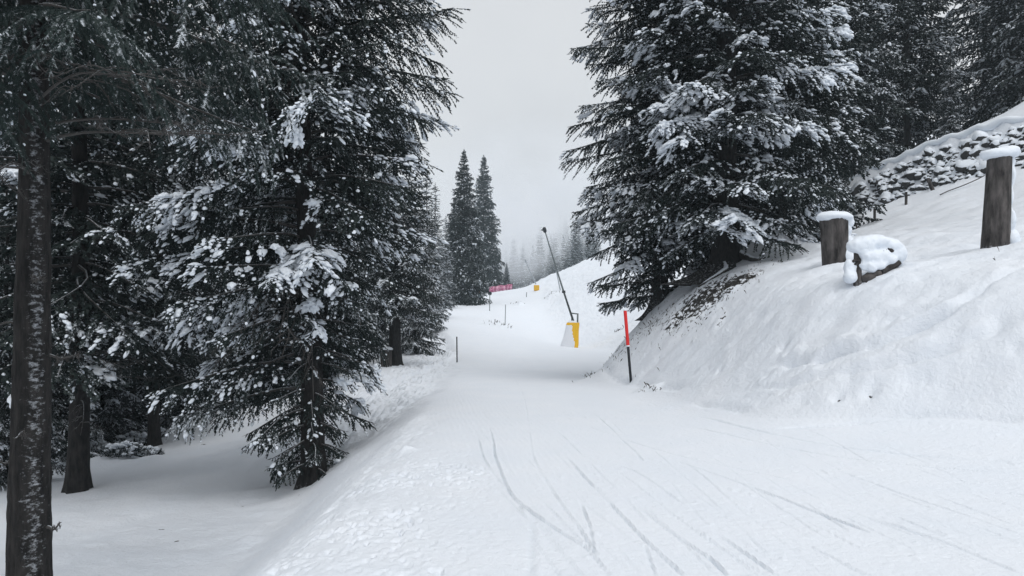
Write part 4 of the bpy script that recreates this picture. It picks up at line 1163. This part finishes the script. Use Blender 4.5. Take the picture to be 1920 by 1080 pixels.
# ---- small pink flag by the woods
bx = WALL_A + d * (WL * .60) + nrm * 1.9
fl = empty('marker_flag', (bx[0], bx[1], ground(*bx)), 0, 'small pink flag in the snow on top of the stone wall', 'flag')
m = MB(); m.tube([(0, 0, -.2), (0, 0, .55)], .015, 8); m.build('stick', M['twig'], fl)
V, Fq = [], []
for i in range(6):
    for j in range(4): V.append((.05 + .07 * i, .03 * math.sin(i * 1.3), .22 + .1 * j - .02 * i))
Fq = [(i * 4 + j, (i + 1) * 4 + j, (i + 1) * 4 + j + 1, i * 4 + j + 1) for i in range(5) for j in range(3)]
o = obj('cloth', mesh_np('cloth', V, Fq, True), M['pink'], fl); sd_ = o.modifiers.new('thick', 'SOLIDIFY'); sd_.thickness = .008

# ---- the skier
loc = at_hit(899, 571)
k = loc[1] / F; hgt = 26.5 * k / 1.78
sk = empty('person', loc, R(165), 'person in a grey jacket and black trousers standing on skis beside the twin spruces', 'person')
sk.scale = (hgt, hgt, hgt)
def skin(name, pts, edges, rad, mat, root=0):
    me = bpy.data.meshes.new(name); me.from_pydata(pts, edges, []); o = obj(name, me, mat, sk)
    sm = o.modifiers.new('skin', 'SKIN'); sm.use_smooth_shade = True
    for v, r_ in zip(me.skin_vertices[0].data, rad): v.radius = (r_, r_) if not isinstance(r_, tuple) else r_
    me.skin_vertices[0].data[root].use_root = True
    ss_ = o.modifiers.new('sub', 'SUBSURF'); ss_.levels = 2; ss_.render_levels = 2
    return o
skin('body', [(0,0,.95),(0,.02,1.2),(0,.03,1.42),(0,.02,1.52),(0,-.01,1.62),(0,-.02,1.72),
              (.10,0,.90),(.12,-.05,.50),(.12,.02,.10),(.12,-.12,.05),(-.10,0,.90),(-.12,-.05,.50),(-.12,.02,.10),(-.12,-.12,.05),
              (.19,.02,1.40),(.28,.03,1.12),(.26,-.18,.98),(.25,-.25,.97),(-.19,.02,1.40),(-.28,.03,1.12),(-.26,-.18,.98),(-.25,-.25,.97)],
     [(0,1),(1,2),(2,3),(3,4),(4,5),(0,6),(6,7),(7,8),(8,9),(0,10),(10,11),(11,12),(12,13),(2,14),(14,15),(15,16),(16,17),(2,18),(18,19),(19,20),(20,21)],
     [.13,.13,.14,.06,.09,.09,.09,.065,.05,.05,.09,.065,.05,.05,.06,.045,.035,.045,.06,.045,.035,.045], M['skin'])
skin('jacket', [(0,0,.82),(0,.02,1.05),(0,.03,1.25),(0,.03,1.43),(.21,.02,1.40),(.30,.03,1.12),(.27,-.16,.99),(-.21,.02,1.40),(-.30,.03,1.12),(-.27,-.16,.99)],
     [(0,1),(1,2),(2,3),(3,4),(4,5),(5,6),(3,7),(7,8),(8,9)], [.20,.185,.19,.15,.10,.085,.065,.10,.085,.065], M['cloth_grey'], 1)
skin('trousers', [(0,0,.90),(.11,0,.80),(.125,-.05,.48),(.125,.02,.12),(-.11,0,.80),(-.125,-.05,.48),(-.125,.02,.12)], [(0,1),(1,2),(2,3),(0,4),(4,5),(5,6)], [.16,.12,.095,.09,.12,.095,.09], M['cloth_black'])
V, Fq = uv_blob(18, 12, 3, .03, flat=False)
obj('helmet', mesh_np('helmet', V * (.125, .145, .13) + np.array((0, 0, 1.71)), Fq, True), M['cloth_black'], sk)
for sx in (-1, 1):
    m = MB(); m.tube([(sx * .13, .75, .015), (sx * .13, .2, .015), (sx * .13, -.7, .015), (sx * .13, -.86, .06), (sx * .13, -.95, .13)], [.045,.05,.045,.045,.03], 8)
    o = m.build('ski', M['red'] if False else M['black'], sk)

# ---- roots of the massive spruce spreading over the bank
rr_ = np.random.default_rng(21)
cx, cy_, cz = r2.location
for (az, L, th) in [(-35, .9, .16), (-125, 1.2, .13)]:
    a = R(az); m = MB(); P = []
    for q_ in np.linspace(0, 1, 12):
        rad_ = .30 + L * q_; a2 = a + .35 * math.sin(q_ * 3 + az)
        x, y = cx + math.cos(a2) * rad_, cy_ + math.sin(a2) * rad_
        z = ground(x, y) + .10 * (1 - q_) + .25 * max(0, .25 - q_)
        lx, ly = x - cx, y - cy_; b = -r2.rotation_euler.z
        P.append((lx * math.cos(b) - ly * math.sin(b), lx * math.sin(b) + ly * math.cos(b), z - cz))
    m.tube(P, np.linspace(th, th * .3, 12), 10, jit=.2, rng=rr_)
    m.build('root', M['rootwood'], r2)

# ---- low snowy shrubs at the clearing edge
def make_shrub(seed):
    rng = np.random.default_rng(seed)
    n = 900
    az = rng.uniform(0, 6.28, n); rad = np.sqrt(rng.random(n)) * .55
    P = np.stack([rad * np.cos(az), rad * np.sin(az) * .8, rng.random(n) * .32 * (1 - rad)], 1)
    D = unit(np.stack([np.cos(az) * .7, np.sin(az) * .7, rng.uniform(.1, 1, n)], 1) + rng.normal(0, .35, (n, 3)))
    V, T, da = shoots_mesh(P, D, rng.uniform(.08, .2, n), np.full(n, .018), rng.uniform(.2, .9, n), rng)
    m = 70
    q = np.stack([rng.normal(0, .28, m), rng.normal(0, .22, m), rng.uniform(.12, .42, m)], 1); q[:, 2] *= 1 - .8 * np.hypot(q[:, 0], q[:, 1])
    v, f = place_blobs(BLOB_L, q, unit(rng.normal(0, 1, (m, 3)) * (1, 1, .2)), rng.uniform(.03, .09, m), rng.uniform(1, 1.6, m), rng)
    Va = np.concatenate([V, v]); Ta = np.concatenate([T, np.concatenate([f[:, (0, 1, 2)], f[:, (0, 2, 3)]]) + len(V)])
    mi = np.repeat([0, 1], [len(T), 2 * len(f)])
    me = mesh_np('foliage', Va, Ta, mi > 0, {'dust': np.concatenate([da, np.zeros(len(v))])}, mi)
    me.materials.append(M['needle']); me.materials.append(M['snow'])
    return me
SH = [make_shrub(31), make_shrub(32)]
for i, (px, py, s_) in enumerate([(175,850,1.0),(205,822,1.2),(232,868,.9),(250,836,1.2),(272,856,.8),(285,820,1.0),(215,790,1.3),(160,815,1.2),(255,800,1.1),(300,800,.9),(330,790,.9)]):
    x, y, z = at_hit(px, py, -.03)
    o = obj('shrub', SH[i % 2]); o.location = (x, y, z); o.rotation_euler.z = i * 1.7; o.scale = (s_,) * 3
    tag(o, 'low dark shrub half buried in snow at the clearing edge by the slim trunk', 'shrub', 'low shrubs at the clearing edge')

x, y = px2x(1012, 215), 215
o = obj('spruce_tree', far_a); s_ = (CAMZ + (HOR - 411) / F * y - ground(x, y)) / 17
o.location = (x, y, ground(x, y) - .2); o.scale = (s_ * .75, s_ * .75, s_)
tag(o, 'lone tall spruce whose dark tip shows above the mist over the lance', 'tree')

# ---- withered grass on the bank
gr = np.random.default_rng(41); Vg, Tg = [], []
for (px, py, n, s_) in [(1207,740,26,.10),(1233,738,18,.08),(1240,600,60,.35),(1180,650,60,.35),(1130,690,60,.35),(1290,600,90,.5),(1330,575,110,.6),(1380,545,60,.4),(1105,705,30,.2),(1885,480,5,.15),(1860,492,3,.1),
                        (1160,620,40,.3),(1210,610,40,.3),(1320,600,10,.1),(1440,495,24,.3),(973,570,40,.4),(930,612,50,.7),(1033,556,30,.5),(745,1000,0,.1)]:
    c = hit(px, py)
    if not c: continue
    for i in range(n // 2):
        x, y = c[0] + gr.normal(0, s_), c[1] + gr.normal(0, s_)
        z = ground(x, y) - .02; L = gr.uniform(.05, .16); a = gr.uniform(0, 6.28); ln_ = gr.uniform(.2, .9)
        w_ = .004 + .003 * gr.random()
        if y > 60: L *= 2.5; w_ *= 6
        dx, dy = math.cos(a), math.sin(a)
        k0 = len(Vg)
        Vg += [(x - dy * w_, y + dx * w_, z), (x + dy * w_, y - dx * w_, z), (x + dx * L * ln_ * .5, y + dy * L * ln_ * .5, z + L * .7), (x + dx * L * ln_, y + dy * L * ln_, z + L * (1 - .3 * ln_))]
        Tg += [(k0, k0 + 1, k0 + 2), (k0, k0 + 2, k0 + 3)]
tag(obj('dry_grass', mesh_np('dry_grass', Vg, Tg), M['grass']), kind='stuff')

# ------------------------------------------------------------------ the air
def vol_mat(name, dens, col, cloud=None):
    m = bpy.data.materials.new(name); m.use_nodes = True; nt = m.node_tree
    nt.nodes.clear()
    out = nt.nodes.new('ShaderNodeOutputMaterial'); v = nt.nodes.new('ShaderNodeVolumePrincipled')
    v.inputs['Color'].default_value = (*col, 1); v.inputs['Density'].default_value = dens; v.inputs['Anisotropy'].default_value = .3
    nt.links.new(v.outputs[0], out.inputs['Volume'])
    if cloud:
        tc = nt.nodes.new('ShaderNodeTexCoord')
        ln = nt.nodes.new('ShaderNodeVectorMath'); ln.operation = 'LENGTH'; nt.links.new(tc.outputs['Object'], ln.inputs[0])
        fall = ramp(nt, ln.outputs['Value'], [(.35, 1.0), (1.0, 0.0)])
        nz_ = nt.nodes.new('ShaderNodeTexNoise'); nz_.inputs['Scale'].default_value = cloud; nz_.inputs['Detail'].default_value = 3
        nt.links.new(tc.outputs['Object'], nz_.inputs['Vector'])
        r_ = ramp(nt, nz_.outputs['Fac'], [(.36, 0.0), (.66, 1.0)])
        nt.links.new(mth(nt, 'MULTIPLY', mth(nt, 'MULTIPLY', fall.outputs[0], r_.outputs[0]), dens), v.inputs['Density'])
    return m
m = MB(); m.box((0, 204, 32), (290, 470, 104))
tag(m.build('haze', vol_mat('haze_air', .0006, (.80, .93, 1.0)), smooth=False), kind='stuff')
def cloud(px, py, y, rad, dens, sc):
    V, Fq = uv_blob(24, 16, 1, 0, flat=False)
    bm = bmesh.new(); bmesh.ops.create_icosphere(bm, subdivisions=3, radius=1)
    me = bpy.data.meshes.new('mist'); bm.to_mesh(me); bm.free()
    o = obj('mist', me, vol_mat('snow_mist', dens, (.95, .96, .98), sc)); o.location = (px2x(px, y), y, CAMZ + (HOR - py) / F * y); o.scale = rad
    return tag(o, kind='stuff')
cloud(970, 440, 168, (13, 20, 13), .13, 2.2)
cloud(1015, 385, 250, (52, 60, 26), .045, 2.5)

# ------------------------------------------------------------------ light, sky, camera
SUN_EL, SUN_AZ = R(58), R(155)     # azimuth clockwise from +Y (north): behind and to the right of the camera
w = bpy.data.worlds.new('World'); C.world = w; w.use_nodes = True
nt = w.node_tree
bg = nt.nodes['Background']
sky = nt.nodes.new('ShaderNodeTexSky'); sky.sky_type = 'NISHITA'; sky.sun_disc = False
sky.sun_elevation = SUN_EL; sky.sun_rotation = SUN_AZ
sky.air_density = 1.0; sky.dust_density = 4.0
hs = nt.nodes.new('ShaderNodeHueSaturation'); hs.inputs['Saturation'].default_value = .35
nt.links.new(sky.outputs[0], hs.inputs['Color'])
tc = nt.nodes.new('ShaderNodeTexCoord')
nz = nt.nodes.new('ShaderNodeTexNoise'); nz.inputs['Scale'].default_value = 2.2; nz.inputs['Detail'].default_value = 5
nt.links.new(tc.outputs['Generated'], nz.inputs['Vector'])
cl = ramp(nt, nz.outputs['Fac'], [(0.3, (6.9, 7.1, 7.4)), (0.7, (8.5, 8.65, 8.8))])
nt.links.new(mixc(nt, .88, hs.outputs[0], cl.outputs[0]), bg.inputs['Color'])
bg.inputs['Strength'].default_value = .1

sl = bpy.data.lights.new('sun', 'SUN'); sl.energy = 1.42; sl.angle = R(42); sl.color = (1.0, .97, .93)
so = bpy.data.objects.new('sun', sl); COL.objects.link(so)
dv = (math.sin(SUN_AZ) * math.cos(SUN_EL), math.cos(SUN_AZ) * math.cos(SUN_EL), math.sin(SUN_EL))
from mathutils import Vector
so.rotation_euler = Vector(dv).to_track_quat('Z', 'Y').to_euler()

cd = bpy.data.cameras.new('camera'); cam = bpy.data.objects.new('camera', cd); COL.objects.link(cam)
cd.sensor_width = 36; cd.lens = F / 1920 * 36
cam.location = (0, 0, CAMZ); cam.rotation_euler = (R(90), 0, 0)
cd.shift_y = (HOR - 540) / 1920
cd.clip_end = 3000; cd.clip_start = .05
C.camera = cam

C.view_settings.view_transform = 'Standard'; C.view_settings.look = 'None'
C.view_settings.exposure = 0.02; C.view_settings.gamma = 1
C.render.engine = 'CYCLES'
cy = C.cycles
cy.max_bounces = 8; cy.diffuse_bounces = 3; cy.glossy_bounces = 2; cy.transmission_bounces = 2; cy.volume_bounces = 5; cy.transparent_max_bounces = 8
cy.use_denoising = True
cy.use_adaptive_sampling = True; cy.adaptive_threshold = .01
